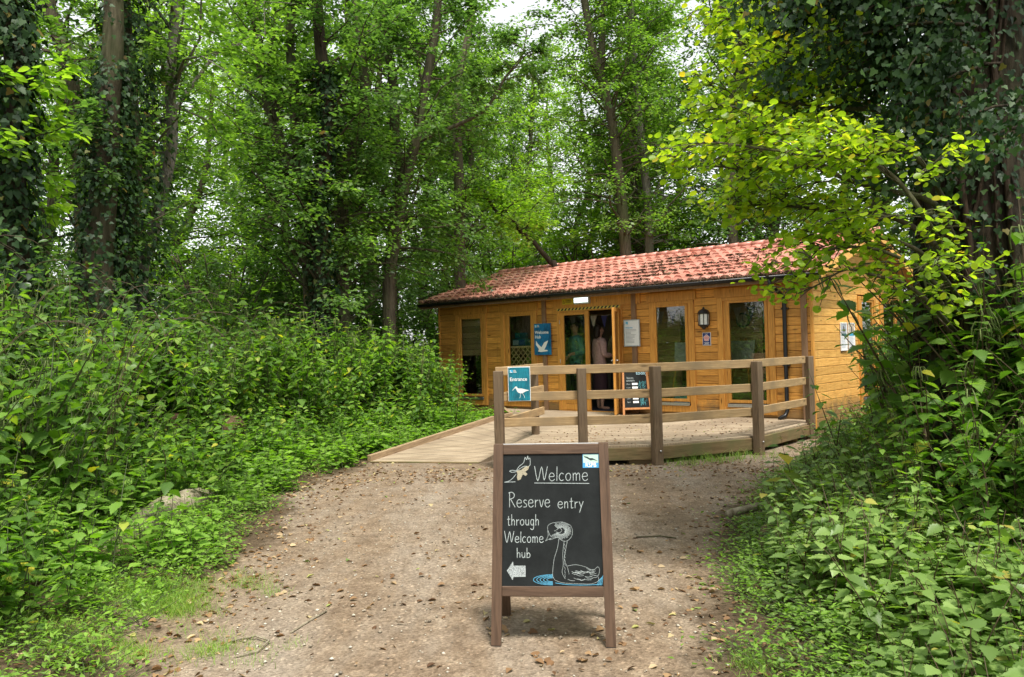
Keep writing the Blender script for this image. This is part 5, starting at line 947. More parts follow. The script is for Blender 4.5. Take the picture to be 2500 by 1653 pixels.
def scatter(name, mats, plants, shape, pts, scales, yaws, rng_, tilt=.0, tilt_dir=None, stems=True):
    """copies of a few plant shapes merged into ONE mesh (ground cover)"""
    acc = LM(); ch = rng_.integers(0, len(plants), len(pts)); Z = height(pts[:, 0], pts[:, 1])
    tl = rng_.normal(0, tilt, (len(pts), 2)) if tilt else np.zeros((len(pts), 2))
    if tilt_dir is not None: tl = tl+np.array(tilt_dir)
    for i, (lv, (sv, sf, smi)) in enumerate(plants):
        sel = np.where(ch == i)[0]
        if not len(sel): continue
        def inst(V):
            c, s_ = np.cos(yaws[sel])[:, None], np.sin(yaws[sel])[:, None]; k = scales[sel][:, None]; V = V.reshape(1, -1, 3)
            x = (V[..., 0]*c-V[..., 1]*s_)*k; y = (V[..., 0]*s_+V[..., 1]*c)*k; z = V[..., 2]*k
            return np.stack([x+tl[sel, 0:1]*z+pts[sel, 0:1], y+tl[sel, 1:2]*z+pts[sel, 1:2], z+Z[sel][:, None]-.01], -1)
        L = inst(lv); acc.add(L.reshape(-1, lv.shape[1], 3), shape[1], 0)
        if stems:
            S = inst(sv)
            by = {}
            acc.add(S, sf, [1+q_ for q_ in smi])
    return link(name, acc.mesh(name, mats))
def region(n, x0, x1, y0, y1, mask, r_):
    p = np.stack([r_.uniform(x0, x1, n), r_.uniform(y0, y1, n)], -1); return p[mask(p[:, 0], p[:, 1]) > r_.uniform(0, 1, n)]
def infront(x, y):                                  # outside the cabin walls and off the deck
    lx = (x-CC.x)*math.cos(YAW)-(y-CC.y)*math.sin(YAW); ly = (x-CC.x)*math.sin(YAW)+(y-CC.y)*math.cos(YAW)
    return ~((lx > -9.45) & (lx < .12) & (ly > -.12) & (ly < 5.3))
def patch(x, y, s_, k): return .5+.5*np.sin(x*s_+k+1.3*np.sin(y*s_*.8+k))*np.cos(y*s_*1.1+2*k)

# short nettle cover, left verge
rg = np.random.default_rng(11)
lowp = [spiky_plant(100+i, .24, 5, .060, NET_LO, .2, 1.1, False, .12) for i in range(5)]
lowm = [spiky_plant(120+i, .27, 5, .064, NET_MID, .2, 1.1, False, .15) for i in range(5)]
def tall_edge(y): return np.interp(y, [3, 5, 6.5, 8, 10, 12, 14, 15.5, 16.6, 18, 21], [-3.6, -3.3, -3.45, -3.7, -3.95, -3.85, -3.05, -2.2, -1.3, -1.3, -2.0])
def m_left(x, y):
    d = xl(y)-x; far = np.where(y > 11, 1.0, .0)
    dens = sm((d+.12-.32*patch(x, y, 1.9, 1)*(y < 11)*1.6)/.45)*np.where(x > tall_edge(y)-.6, 1, .12)*infront(x, y)
    log_ = (x > -3.40) & (x < -2.92) & (y > 5.9) & (y < 8.0)
    dens = dens*np.where((y < 5.9) & (x > -2.8), .10, 1)*np.where((y > 8.3) & (y < 10.5), .95, .9)
    return dens*~log_
pts = region(11500, -7.5, .2, 2.6, 19.2, m_left, rg); near = pts[:, 1] < 8.5
sc = lambda p_: rg.uniform(.7, 1.35, len(p_))
a_ = pts[near]; o_ = scatter('low_nettles', [L_LOW, STEM], lowm, NET_MID, a_, sc(a_)*np.where(xl(a_[:, 1])-a_[:, 0] < .35, .75, 1.2)*(.7+.75*patch(a_[:, 0], a_[:, 1], 2.1, 4)), rg.uniform(0, 6.3, len(a_)), rg, .15)
tag(o_, 'carpet of short nettles along the left edge of the path', None, None, 'stuff')
a_ = pts[~near]; o_ = scatter('low_nettles', [L_LOW, STEM], lowp, NET_LO, a_, sc(a_)*1.3*(.75+.6*patch(a_[:, 0], a_[:, 1], 1.7, 4)), rg.uniform(0, 6.3, len(a_)), rg, .15)
tag(o_, 'bright short nettles covering the slope beside the ramp kerb', None, None, 'stuff')
# short cover, right bank
def m_right(x, y):
    d = x-xr(y); return sm((d+.10-.25*patch(x, y, 2.3, 3))/.5)*(.55+.45*patch(x, y, 1.1, 5))*infront(x, y)
pts = region(12500, 1.0, 6.6, 2.4, 13.5, m_right, rg); near = pts[:, 1] < 7.5; a_ = pts[near]; d_ = a_[:, 0]-xr(a_[:, 1])
lowr = [spiky_plant(140+i, .30, 5, .066, NET_MID, .25, 1.1, False, .12, .25) for i in range(5)]
o_ = scatter('low_nettles', [L_PALE, STEMR], lowr, NET_MID, a_, sc(a_)*(.6+.55*sm(d_/1.2))*(.7+.7*patch(a_[:, 0], a_[:, 1], 2.4, 1)), rg.uniform(0, 6.3, len(a_)), rg, .15)
tag(o_, 'pale short nettles on the right bank beside the path', None, None, 'stuff')
a_ = pts[~near]; o_ = scatter('low_nettles', [L_PALE, STEMR], lowp, NET_LO, a_, sc(a_), rg.uniform(0, 6.3, len(a_)), rg, .15)
tag(o_, 'pale short nettles on the right bank below the cabin gable', None, None, 'stuff')
# creeping small-leaved weed between them
def weed(seed):
    r_ = np.random.default_rng(seed); n = 60; P = np.stack([r_.normal(0, .11, n), r_.normal(0, .11, n), r_.uniform(.02, .13, n)], -1); a = r_.uniform(0, 6.28, n)
    D = np.stack([np.cos(a), np.sin(a), r_.normal(.1, .3, n)], -1); Nn = norm(np.stack([r_.normal(0, .35, n), r_.normal(0, .35, n), np.ones(n)], -1))
    lv = place(LEAF4[0], P, D, Nn, r_.uniform(.022, .042, n), r_.uniform(.012, .026, n)); mb = MB()
    for k in range(8):
        a = r_.uniform(0, 6.28); mb.tube([(0, 0, 0), (math.cos(a)*.08, math.sin(a)*.08, .06), (math.cos(a)*.16, math.sin(a)*.16, .10)], .0014, 3, 0, False)
    return lv, (np.array([tuple(q_) for q_ in mb.v]), mb.f, mb.m)
weeds = [weed(k) for k in range(4)]
p_ = np.concatenate([region(2600, 1.0, 5, 2.4, 12, lambda x, y: sm((x-xr(y)+.12-.15*patch(x, y, 3, 2))/.3)*infront(x, y), rg), region(1500, -6, -1.6, 3, 12, lambda x, y: sm((xl(y)-x+.05-.35*patch(x, y, 3, 2))/.3), rg)])
tag(scatter('creeping_weeds', [L_LOW, STEM], weeds, LEAF4, p_, rg.uniform(.7, 1.5, len(p_)), rg.uniform(0, 6.3, len(p_)), rg), 'small leaved weeds between the nettles', None, None, 'stuff')
# grass tufts on the left verge, at the deck foot and right corner
def grass_clump(seed, n=46, h=.10, sp=.10):
    r_ = np.random.default_rng(seed); P = np.stack([r_.normal(0, sp, n), r_.normal(0, sp, n), np.zeros(n)], -1); a = r_.uniform(0, 6.28, n); l = r_.uniform(.5, 1.2, n)
    D = norm(np.stack([np.cos(a)*l, np.sin(a)*l, np.ones(n)], -1)); Nn = norm(np.stack([-np.cos(a), -np.sin(a), l], -1)); bl = np.array([(-.5, 0, 0), (.5, 0, 0), (.35, .55, .0), (0, 1, -.22), (-.35, .55, .0)])
    return place(bl, P, D, Nn, r_.uniform(.6, 1.4, n)*h, np.full(n, .0045)), (np.zeros((0, 3)), [], [])
gcl = [grass_clump(k) for k in range(4)]; GB = (None, [(0, 1, 2, 4), (4, 2, 3)])
def m_grass(x, y):
    g1 = np.exp(-(((x+2.35)/.36)**2+((y-5.45)/.38)**2))+np.exp(-(((x+2.3)/.5)**2+((y-4.55)/.16)**2))*.8
    return np.clip(g1*1.2, 0, 1)*patch(x, y, 4, 2)
p_ = np.concatenate([region(5200, -3.4, -1.1, 3.6, 6.8, m_grass, rg), np.stack([rg.normal(1.16, .07, 10), rg.normal(4.12, .06, 10)], -1)])
acc = LM()
def grass_obj(name, p_, h, label):
    acc = LM(); Z = np.maximum(height(p_[:, 0], p_[:, 1]), 0)+.008
    for i in range(len(p_)):
        V = rotz(gcl[i % 4][0], rg.uniform(0, 6.28))*h*rg.uniform(.7, 1.3); acc.add(V+np.array([p_[i, 0], p_[i, 1], Z[i]]), GB[1], 0)
    tag(link(name, acc.mesh(name, [L_GRASS])), label, None, None, 'stuff')
grass_obj('grass', p_, .58, 'thin short grass on the left verge of the path')
p_ = np.array([(2.15+k*.16+rg.normal(0, .05), 11.12+k*.075-.12+rg.normal(0, .03)) for k in range(9)])
grass_obj('grass', p_, 1.7, 'sparse grass growing at the foot of the deck')

# tall nettle bank on the left: a thicket nobody could count
tallh = [spiky_plant(200+i, 1.55, 14, .112, NET_HI, .14, 1.0, i % 2 == 0, .38, .22, 2) for i in range(5)]
talll = [spiky_plant(220+i, 1.5, 13, .12, NET_LO, .14, 1.0, i % 3 == 0, .38, .2, 2) for i in range(5)]
def m_tall(x, y): return ((x < tall_edge(y)) & (x > -.70*y-1.2)).astype(float)*(.8+.2*patch(x, y, 1.3, 2))*infront(x, y)
pts = region(2600, -13, -1.0, 4.4, 18.8, m_tall, rg); edge = tall_edge(pts[:, 1])-pts[:, 0]
pts = pts[(edge < 4.2)]; edge = tall_edge(pts[:, 1])-pts[:, 0]; near = pts[:, 1] < 8.8
hs_ = (.85+.33*sm(edge/.7))*np.interp(pts[:, 1], [4, 8, 12, 15, 19], [1.08, 1.1, 1.12, 1.15, .98])*rg.uniform(.72, 1.15, len(pts))*(.80+.32*patch(pts[:, 0], pts[:, 1], 1.6, 3))
o_ = scatter('nettle_thicket', [L_NET, STEM, CATK], tallh, NET_HI, pts[near], hs_[near], rg.uniform(0, 6.3, near.sum()), rg, .17, (.12, -.07)); tag(o_, 'tall thicket of flowering nettles on the left bank', None, None, 'stuff')
o_ = scatter('nettle_thicket', [L_NET, STEM, CATK], talll, NET_LO, pts[~near], hs_[~near], rg.uniform(0, 6.3, (~near).sum()), rg, .17, (.08, -.06)); tag(o_, 'tall nettles and weeds between the bank and the left end of the cabin', None, None, 'stuff')
mids = [spiky_plant(260+i, .75, 8, .095, NET_MID, .35, 1.0, False, .3, .1, 1) for i in range(5)]
def m_mid(x, y): e = tall_edge(y)-x; return ((e > -.75) & (e < .3) & (x < xl(y)-.35)).astype(float)*(.25+.75*patch(x, y, 1.5, 6))*infront(x, y)*~((np.abs(x+2.9) < .45) & (y > 5.7) & (y < 8.0))
pts = region(2600, -5.5, -1, 4, 17.5, m_mid, rg)
tag(scatter('young_nettles', [L_NET, STEM, CATK], mids, NET_MID, pts, rg.uniform(.55, 1.25, len(pts)), rg.uniform(0, 6.3, len(pts)), rg, .2, (.1, -.08)), 'knee high nettles spilling from the left bank towards the path', None, None, 'stuff')
def m_midr(x, y): e = x-edge_r0(y); return ((e > -1.1) & (e < .3) & (x > xr(y)+.35)).astype(float)*(.15+.85*patch(x, y, 1.5, 6))*infront(x, y)
edge_r0 = lambda y: np.interp(y, [3.6, 5, 6, 7, 8, 9, 10, 12, 14], [2.75, 2.75, 2.74, 2.92, 3.30, 3.74, 4.25, 5.2, 6.6])
pts = region(2100, 1.3, 7, 3.2, 12.5, m_midr, rg)
tag(scatter('young_nettles', [L_PALE, STEMR, CATK], mids, NET_MID, pts, rg.uniform(.45, 1.05, len(pts)), rg.uniform(0, 6.3, len(pts)), rg, .2, (-.1, -.05)), 'knee high nettles spilling from the right bank', None, None, 'stuff')
def bramble(seed):
    r_ = np.random.default_rng(seed); n = 150; st = [np.array([(0, 0, 0), (.15*math.cos(a), .15*math.sin(a), .9), (.5*math.cos(a), .5*math.sin(a), 1.5), (.9*math.cos(a), .9*math.sin(a), 1.55), (1.2*math.cos(a), 1.2*math.sin(a), 1.25)]) for a in r_.uniform(0, 6.28, 5)]
    P = np.concatenate([along_(q_, r_.uniform(.25, 1, n//5)) for q_ in st])+r_.normal(0, .06, (n//5*5, 3)); a = r_.uniform(0, 6.28, len(P)); D = np.stack([np.cos(a), np.sin(a), r_.normal(-.2, .3, len(P))], -1); Nn = norm(np.stack([r_.normal(0, .4, len(P)), r_.normal(0, .4, len(P)), np.ones(len(P))], -1))
    mb = MB(); [mb.tube(spline([tuple(p) for p in q_], 4), list(np.linspace(.0045, .0015, 17)), 4, 0, False) for q_ in st]
    return place(LEAF7[0], P, D, Nn, r_.uniform(.05, .085, len(P)), r_.uniform(.045, .07, len(P))), (np.array([tuple(q_) for q_ in mb.v]), mb.f, mb.m)
def along_(P, t_):
    seg = np.linalg.norm(np.diff(P, axis=0), axis=1); c = np.concatenate([[0], np.cumsum(seg)]); s_ = t_*c[-1]; i = np.clip(np.searchsorted(c, s_)-1, 0, len(seg)-1); return P[i]*(1-((s_-c[i])/seg[i])[:, None])+P[i+1]*((s_-c[i])/seg[i])[:, None]
brs = [bramble(k) for k in range(3)]
pts = region(110, -11, -1.2, 5.5, 15.0, m_tall, rg)
tag(scatter('brambles', [L_BLUE, STEMR], brs, LEAF7, pts, rg.uniform(.9, 1.3, len(pts)), rg.uniform(0, 6.3, len(pts)), rg, .1), 'arching bramble shoots tangled through the left nettle bank', None, None, 'stuff')
# tall nettles on the right bank
tallr = [spiky_plant(240+i, 1.35, 13, .115, NET_HI, .2, 1.0, i % 2 == 0, .32, .2, 2) for i in range(5)]
def edge_r(y): return np.interp(y, [3.6, 5, 6, 7, 8, 9, 10, 12, 14], [2.75, 2.75, 2.74, 2.92, 3.30, 3.74, 4.25, 5.2, 6.6])
def m_tr(x, y): return ((x > edge_r(y)) & (x < .66*y+1.0)).astype(float)*infront(x, y)
pts = region(1500, 2.1, 9.5, 3.9, 13.5, m_tr, rg); e_ = pts[:, 0]-edge_r(pts[:, 1]); near = pts[:, 1] < 7.2
hs_ = (.55+.52*sm(e_/.9))*np.interp(pts[:, 1], [3.5, 5, 7, 9, 12], [1.22, 1.26, 1.08, .88, .85])*rg.uniform(.72, 1.12, len(pts))*(1+.38*sm((pts[:, 0]/pts[:, 1]-.435)/.05)*(pts[:, 1] > 5.6))
o_ = scatter('nettle_thicket', [L_NET, STEMR, CATK], tallr, NET_HI, pts[near], hs_[near], rg.uniform(0, 6.3, near.sum()), rg, .12, (-.12, -.03)); tag(o_, 'tall nettles on the right bank in front of the ivy tree', None, None, 'stuff')
o_ = scatter('nettle_thicket', [L_NET, STEMR, CATK], talll, NET_LO, pts[~near], hs_[~near]*.92, rg.uniform(0, 6.3, (~near).sum()), rg, .12, (-.1, -.02)); tag(o_, 'tall nettles below the gable end of the cabin', None, None, 'stuff')

# nettles that stand out singly
L_YEL = leafmat('yellowing_nettle_leaf', [(0, (.09, .19, .03)), (.45, (.16, .25, .03)), (.7, (.5, .42, .03)), (1, (.62, .5, .03))], .4, (1.5, 1.6, .7), .5)
def single(seed, x, y, H_, pairs, ls, label, mats=(L_NET, STEMR, CATK), lean=.2, tilt=(0, 0), cat_=True, rz=0, side=1):
    lv, (sv, sf, smi) = spiky_plant(seed, H_, pairs, ls, NET_HI, lean, 1.1, cat_, .35, .2, side)
    root = empty('nettle_plant', (x, y, float(height(x, y))-.01), rz, label, 'nettle', 'tall nettles standing out singly')
    M_ = np.array([[1, 0, tilt[0]], [0, 1, tilt[1]], [0, 0, 1]]); a = LM(); a.add(lv @ M_.T, NET_HI[1], 0); link('leaves', a.mesh('nettle_leaves', [mats[0]]), root)
    b = LM(); b.add((sv @ M_.T)[None], sf, list(smi)); link('stem', b.mesh('nettle_stem', [mats[1], mats[2]]), root)
single(301, 2.62, 4.55, 1.35, 13, .14, 'tall nettle with hanging catkins at the right edge of the photo before the dark trunk', tilt=(.05, 0))
single(302, 2.42, 6.75, .85, 8, .15, 'leaning nettle with drooping yellowed lower leaves at the tip of the right bank', (L_YEL, STEMR, CATK), .3, (-.45, -.08), False, 0, 0)
single(303, 3.05, 7.4, 1.3, 12, .12, 'slender nettle leaning left in front of the cabin gable', tilt=(-.30, 0), cat_=False)
single(304, 3.35, 6.9, 1.45, 12, .12, 'nettle with pale flower tufts just left of the ivy trunk foot', tilt=(-.12, 0))
single(305, -4.35, 7.3, 1.85, 15, .12, 'tallest flowering nettle rising against the ivy covered trunk pair', tilt=(.02, 0))
single(306, -3.8, 7.6, 1.82, 15, .11, 'flowering nettle tip against the foot of the slender grey trunk', tilt=(.03, 0))
single(307, -5.0, 8.0, 1.72, 14, .12, 'flowering nettle beside the leftmost ivy column', tilt=(0, 0))
single(308, -1.15, 15.6, 1.75, 14, .12, 'leggy nettle reaching across the leftmost cabin window', tilt=(.18, 0), cat_=False)
single(309, -1.75, 14.9, 1.95, 15, .12, 'tall nettle tip below the left corner of the tiled roof', tilt=(.06, 0))
single(310, -3.15, 7.05, .85, 8, .13, 'nettle stem arching low over the pale log', tilt=(.55, 0), cat_=False, lean=.3, side=0)

# ---------------------------------------------------------------- litter, pebbles, wood on the ground
n = 21000
p_ = np.stack([rg.uniform(-5.5, 6, n), rg.uniform(3.2, 14, n)], -1); d = np.minimum(p_[:, 0]-xl(p_[:, 1]), xr(p_[:, 1])-p_[:, 0])
keep = rg.uniform(0, 1, n) < np.where(d > 0, (.04+.10*patch(p_[:, 0], p_[:, 1], 2.2, 7))+.95*np.exp(-d/.30)+.6*((p_[:, 1] > 10.0) & (p_[:, 1] < 11.2)), .8); p_ = p_[keep & infront(p_[:, 0], p_[:, 1])]
ondeck = (p_[:, 1] > 11.25+np.maximum(0, (p_[:, 0]-1.9))*.6) & (p_[:, 0] > xl(p_[:, 1])) & (p_[:, 0] > .35*(p_[:, 1]-11.2)-.2)
p_ = p_[~((p_[:, 1] > 11.2) & (p_[:, 0] > -.6) & (p_[:, 0] < 4.7) & ~ondeck)]; ondeck = (p_[:, 1] > 11.25+np.maximum(0, (p_[:, 0]-1.9))*.6) & (p_[:, 0] > .35*(p_[:, 1]-11.2)-.15) & (p_[:, 0] < 4.6+(p_[:, 1]-13.6)*.3)
def litter(name, p_, zoff, size, mat, label, flatness=.35):
    k = len(p_); a = rg.uniform(0, 6.28, k); D = np.stack([np.cos(a), np.sin(a), rg.normal(0, .15, k)], -1); Nn = norm(np.stack([rg.normal(0, flatness, k), rg.normal(0, flatness, k), np.ones(k)], -1)); s_ = rg.uniform(.5, 1.3, k)*size
    P = np.stack([p_[:, 0], p_[:, 1], zoff], -1); acc = LM(); w_ = s_*rg.uniform(.6, 1.1, k)
    h_ = k//2; sh = LEAF7[0].copy(); sh[:, 2] *= rg.choice([-3.5, 2.5]); acc.add(place(sh, P[:h_], D[:h_], Nn[:h_], s_[:h_], w_[:h_]), LEAF7[1], 0); sh2 = IVYL[0]*np.array([.8, .9, 2]); acc.add(place(sh2, P[h_:], D[h_:], Nn[h_:], s_[h_:], w_[h_:]), IVYL[1], 0)
    return tag(link(name, acc.mesh(name, [mat])), label, None, None, 'stuff')
zz = np.maximum(height(p_[:, 0], p_[:, 1]), 0)+.020
gp = p_[~ondeck]; litter('fallen_leaves', gp, zz[~ondeck], .048, L_DEAD, 'dry fallen leaves scattered over the path and its edges')
q_ = np.concatenate([p_[ondeck], np.stack([rg.uniform(0, 4.4, 500), rg.uniform(11.3, 17, 500)], -1)]); lx = (q_[:, 0]-CC.x)*math.cos(YAW)-(q_[:, 1]-CC.y)*math.sin(YAW); ly = (q_[:, 0]-CC.x)*math.sin(YAW)+(q_[:, 1]-CC.y)*math.cos(YAW)
ok = (ly < -.08) & (lx > -6.8) & (lx < -.15) & (q_[:, 1] > 11.25+np.maximum(0, q_[:, 0]-1.9)*.5) & (q_[:, 0] < 4.0+(q_[:, 1]-12.4)*.6) & (q_[:, 0] > .33*(q_[:, 1]-11.1)-.1)
q_ = q_[ok]; litter('leaf_litter', q_, np.full(len(q_), DZ+.006), .040, L_DEAD, 'brown leaf fragments lying on the deck boards', .15)
tw_ = region(9000, -3, 5, 3.2, 11.5, lambda x, y: ((x > xl(y)) & (x < xr(y)))*(.35+.65*patch(x, y, 1.2, 1)), rg); k = len(tw_)
oc = np.array([(1, 0, 0), (0, 1, 0), (-1, 0, 0), (0, -1, 0), (0, 0, .7), (0, 0, -.7)]); s_ = rg.uniform(.003, .011, k)*rg.choice([1, 1, 1, 1.7], k)
V = rotz(oc[None]*np.array([1, .75, .6]), rg.uniform(0, 6.28, k)[:, None])*s_[:, None, None]+np.stack([tw_[:, 0], tw_[:, 1], np.full(k, .018)], -1)[:, None]
acc = LM(); acc.add(V, [(0, 1, 4), (1, 2, 4), (2, 3, 4), (3, 0, 4), (1, 0, 5), (2, 1, 5), (3, 2, 5), (0, 3, 5)], 0); tag(link('gravel', acc.mesh('gravel', [PEB])), 'pale grit and small stones on the path', None, None, 'stuff')
def rough_log(name, pts, rad, label, cat, mat, seg=14, rough=.12, seed=1):
    r_ = random.Random(seed); mb = MB(); P = [Vector(p) for p in pts]; fine = []; rr_ = []
    for i in range(len(P)-1):
        for j in range(6): u = j/6; fine.append(P[i].lerp(P[i+1], u)); rr_.append((rad[i]*(1-u)+rad[i+1]*u)*r_.uniform(1-rough, 1+rough))
    fine.append(P[-1]); rr_.append(rad[-1]); mb.tube(fine, rr_, seg)
    ob = mb.build(name, mat); me = ob.data
    for v in me.vertices:
        k = math.sin(v.co.x*31+v.co.z*17)*math.cos(v.co.y*23+v.co.z*11); v.co += Vector((k*.006, k*.005, k*.004))
    return tag(ob, label, cat)
rough_log('fallen_log', [(-3.12, 5.9, .0), (-3.2, 6.3, .07), (-3.24, 6.9, .15), (-3.2, 7.5, .22), (-3.1, 8.0, .24), (-3.1, 8.4, .2)], [.05, .12, .14, .135, .12, .08], 'pale barkless log half buried in short nettles left of the path', 'log', barkmat('mossy_deadwood', (.12, .10, .055), (.40, .35, .25), .75))
rough_log('broken_log', [(-4.7, 11.2, .62), (-4.2, 11.05, .66), (-3.72, 10.9, .62), (-3.66, 10.88, .60)], [.25, .22, .20, .15], 'reddish broken log end poking out of the nettles on the left bank', 'log', barkmat('rotten_wood', (.04, .022, .012), (.16, .09, .055), .3), 16, .16, 3)
rough_log('cut_log', [(2.75, 8.55, .10), (2.95, 8.65, .12), (3.2, 8.75, .12)], [.085, .09, .085], 'short brown log end under the yellowing nettle on the right', 'log', BARK)
rough_log('dead_branch', [(1.78, 6.05, .10), (1.95, 6.45, .15), (2.1, 6.75, .12)], [.03, .04, .03], 'thick mossy branch lying in the right bank nettles', 'branch', barkmat('mossy_bark', (.05, .035, .02), (.2, .15, .08), .5))
rough_log('fallen_branch', [(1.85, 7.2, .13), (2.15, 7.35, .16), (2.4, 7.35, .15)], [.035, .035, .03], 'striped decaying branch near the right path edge', 'branch', DEADW)
for k, (pl, lab) in enumerate([([(-1.32, 4.75, .02), (-1.26, 4.95, .022), (-1.2, 5.13, .02)], 'short straight stick lying left of the path near the grass'),
    ([(-1.62, 4.62, .025), (-1.5, 4.68, .03), (-1.40, 4.60, .03), (-1.42, 4.45, .025), (-1.52, 4.38, .02)], 'curled twig in the lower left litter'),
    ([(1.0, 6.9, .02), (1.2, 6.87, .03), (1.32, 6.82, .02)], 'dark little twig on the path right of the chalkboard')]):
    mb = MB(); mb.tube([Vector(p) for p in pl], [.006, .007, .006, .005, .004][:len(pl)], 6); tag(mb.build('twig', DEADW if k < 2 else BARK), lab, 'twig')

# roof litter: clumps caught behind the tile steps, and in the gutter
k = 5200; xx = np.concatenate([rg.normal(-3.4, 1.4, 3400), rg.uniform(-9.3, 0, 1800)]); row = rg.integers(0, 9, k); span = (WID/2-YE)/9
yy_ = YE+row*span+np.abs(rg.normal(0, .035, k))*-1+0; keep = (xx > -9.4) & (xx < .2) & (patch(xx*1.0, row*1.0, 3.1, 2) > .44) & (row > 0) & (row < 8); xx, yy_ = xx[keep], yy_[keep]
zz = 2.80+.30*(yy_+.38)+.062+rg.uniform(0, .012, len(xx))
k = len(xx); a = rg.uniform(0, 6.28, k); D = np.stack([np.cos(a), np.sin(a), rg.normal(0, .3, k)], -1); Nn = norm(np.stack([rg.normal(0, .5, k), rg.normal(0, .5, k), np.ones(k)], -1))
acc = LM(); acc.add(place(LEAF4[0], np.stack([xx, yy_, zz], -1), D, Nn, rg.uniform(.04, .10, k), rg.uniform(.03, .07, k)), LEAF4[1], 0)
k = 8000; xx = rg.uniform(XA+.2, XB-.1, k); yy_ = -.435+rg.normal(0, .028, k); zz = 2.79+rg.uniform(-.02, .075, k)*(.3+1.0*patch(xx, xx, 2.3, 1)); a = rg.uniform(0, 6.28, k); D = np.stack([np.cos(a), np.sin(a)*.5, rg.normal(0, .6, k)], -1); Nn = norm(rg.normal(0, 1, (k, 3))+np.array([0, 0, .6]))
acc.add(place(LEAF4[0], np.stack([xx, yy_, zz], -1), D, Nn, rg.uniform(.02, .06, k), rg.uniform(.01, .03, k)), LEAF4[1], 0)
L_ROT = leafmat('rotted_leaf', [(0, (.03, .02, .012)), (.5, (.075, .045, .025)), (.85, (.12, .08, .045)), (1, (.30, .24, .15))], .05, None, .8)
ob = link('leaf_litter', acc.mesh('roof_litter', [L_ROT])); ob.matrix_world = CAB; tag(ob, 'dark leaf litter caught on the roof tiles and in the gutter', None, None, 'stuff')

# ---------------------------------------------------------------- trees
def along(P, t_):
    """P (n,3) polyline, t 0..1 array -> points and tangents"""
    seg = np.linalg.norm(np.diff(P, axis=0), axis=1); c = np.concatenate([[0], np.cumsum(seg)]); s_ = np.asarray(t_)*c[-1]
    i = np.clip(np.searchsorted(c, s_)-1, 0, len(seg)-1); u = (s_-c[i])/seg[i]
    return P[i]*(1-u[:, None])+P[i+1]*u[:, None], norm(P[i+1]-P[i])
def sprays(r_, P, D, L, nsub, leaf, lsize, per, flat_=.5, acc=None, mb=None, wd=1.0):
    """leafy side shoots on one branch polyline P"""
    ts = np.sort(r_.uniform(.22, 1.0, nsub)); B, T = along(P, ts); sgn = np.where(np.arange(nsub) % 2 == 0, 1, -1)
    ang = sgn*r_.uniform(.5, 1.2, nsub)*(1-.5*ts); c, s_ = np.cos(ang), np.sin(ang)
    dx = T[:, 0]*c-T[:, 1]*s_; dy = T[:, 0]*s_+T[:, 1]*c; dz = T[:, 2]*.5+r_.normal(.05, .42, nsub); SD = norm(np.stack([dx, dy, dz], -1)); SL = L*r_.uniform(.18, .42, nsub)*(1.15-.5*ts)
    m = per; u = np.tile(np.linspace(.12, 1, m), nsub); B2 = np.repeat(B, m, 0); D2 = np.repeat(SD, m, 0); L2 = np.repeat(SL, m)
    pos = B2+D2*(u*L2)[:, None]+r_.normal(0, .055, (nsub*m, 3)); sd = np.where(np.arange(nsub*m) % 2 == 0, 1, -1)*r_.uniform(.3, 1.25, nsub*m); c, s_ = np.cos(sd), np.sin(sd)
    ld = np.stack([D2[:, 0]*c-D2[:, 1]*s_, D2[:, 0]*s_+D2[:, 1]*c, D2[:, 2]*.4-r_.uniform(.0, .55, nsub*m)], -1)
    nn = norm(np.stack([r_.normal(0, flat_, nsub*m), r_.normal(0, flat_, nsub*m), np.ones(nsub*m)], -1)); sz = lsize*r_.uniform(.65, 1.25, nsub*m)
    acc.add(place(leaf[0], pos, ld, nn, sz, sz*wd), leaf[1], 0)
    if mb is not None:
        for i in range(nsub): mb.tube([B[i], B[i]+SD[i]*SL[i]*.55, B[i]+SD[i]*SL[i]+np.array([0, 0, -.02])], [.006, .004, .002], 3, 0, False)
def crown(r_, trunk, z0, z1, nb, Lmax, leaf, lsize, per=9, nsub=9, acc=None, mb=None, topscale=.5, az=None, elev=(.05, 1.0), twigs=False):
    P = np.array([p[:3] for p in trunk]); RR = np.array([p[3] for p in trunk])
    zs = r_.uniform(z0, z1, nb)
    for z in zs:
        i = int(np.clip(np.searchsorted(P[:, 2], z)-1, 0, len(P)-2)); u = (z-P[i, 2])/(P[i+1, 2]-P[i, 2]); b = P[i]*(1-u)+P[i+1]*u
        h = (z-z0)/(z1-z0); L = Lmax*(1-(1-topscale)*h)*r_.uniform(.55, 1.1); a = r_.uniform(0, 6.28) if az is None else r_.normal(az[0], az[1]); e = r_.uniform(*elev)
        d = np.array([math.cos(a), math.sin(a), math.tan(e)]); n = 6; t_ = np.linspace(0, 1, n); sag = -.42*L*t_**2*r_.uniform(.3, 1.1)
        pl = b+d*(t_*L)[:, None]*.9+np.stack([r_.normal(0, .09*L, n)*t_, r_.normal(0, .09*L, n)*t_, sag+r_.normal(0, .05*L, n)*t_], -1)
        if mb is not None: mb.tube(pl, list(np.linspace(max(.010, min(.05, .014*L)), .004, n)), 4, 0, False)
        sprays(r_, pl, d, L, nsub, leaf, lsize, per, acc=acc, mb=mb if twigs else None)
def trunk_mesh(mb, pts, seg=12, flare=1.25, r_=None):
    P = spline(pts); rd = [max(.012, p[3]) for p in P]
    if flare > 1: rd[0] *= flare; rd[1] *= 1+(flare-1)*.4
    mb.tube([p[:3] for p in P], rd, seg, 0, True)
def grounded(pts, dx=0.0, dy=0.0):
    x, y, z, r_ = pts[0]; return [(x+dx, y+dy, float(height(x+dx, y+dy))-.1, r_*1.08)]+list(pts)
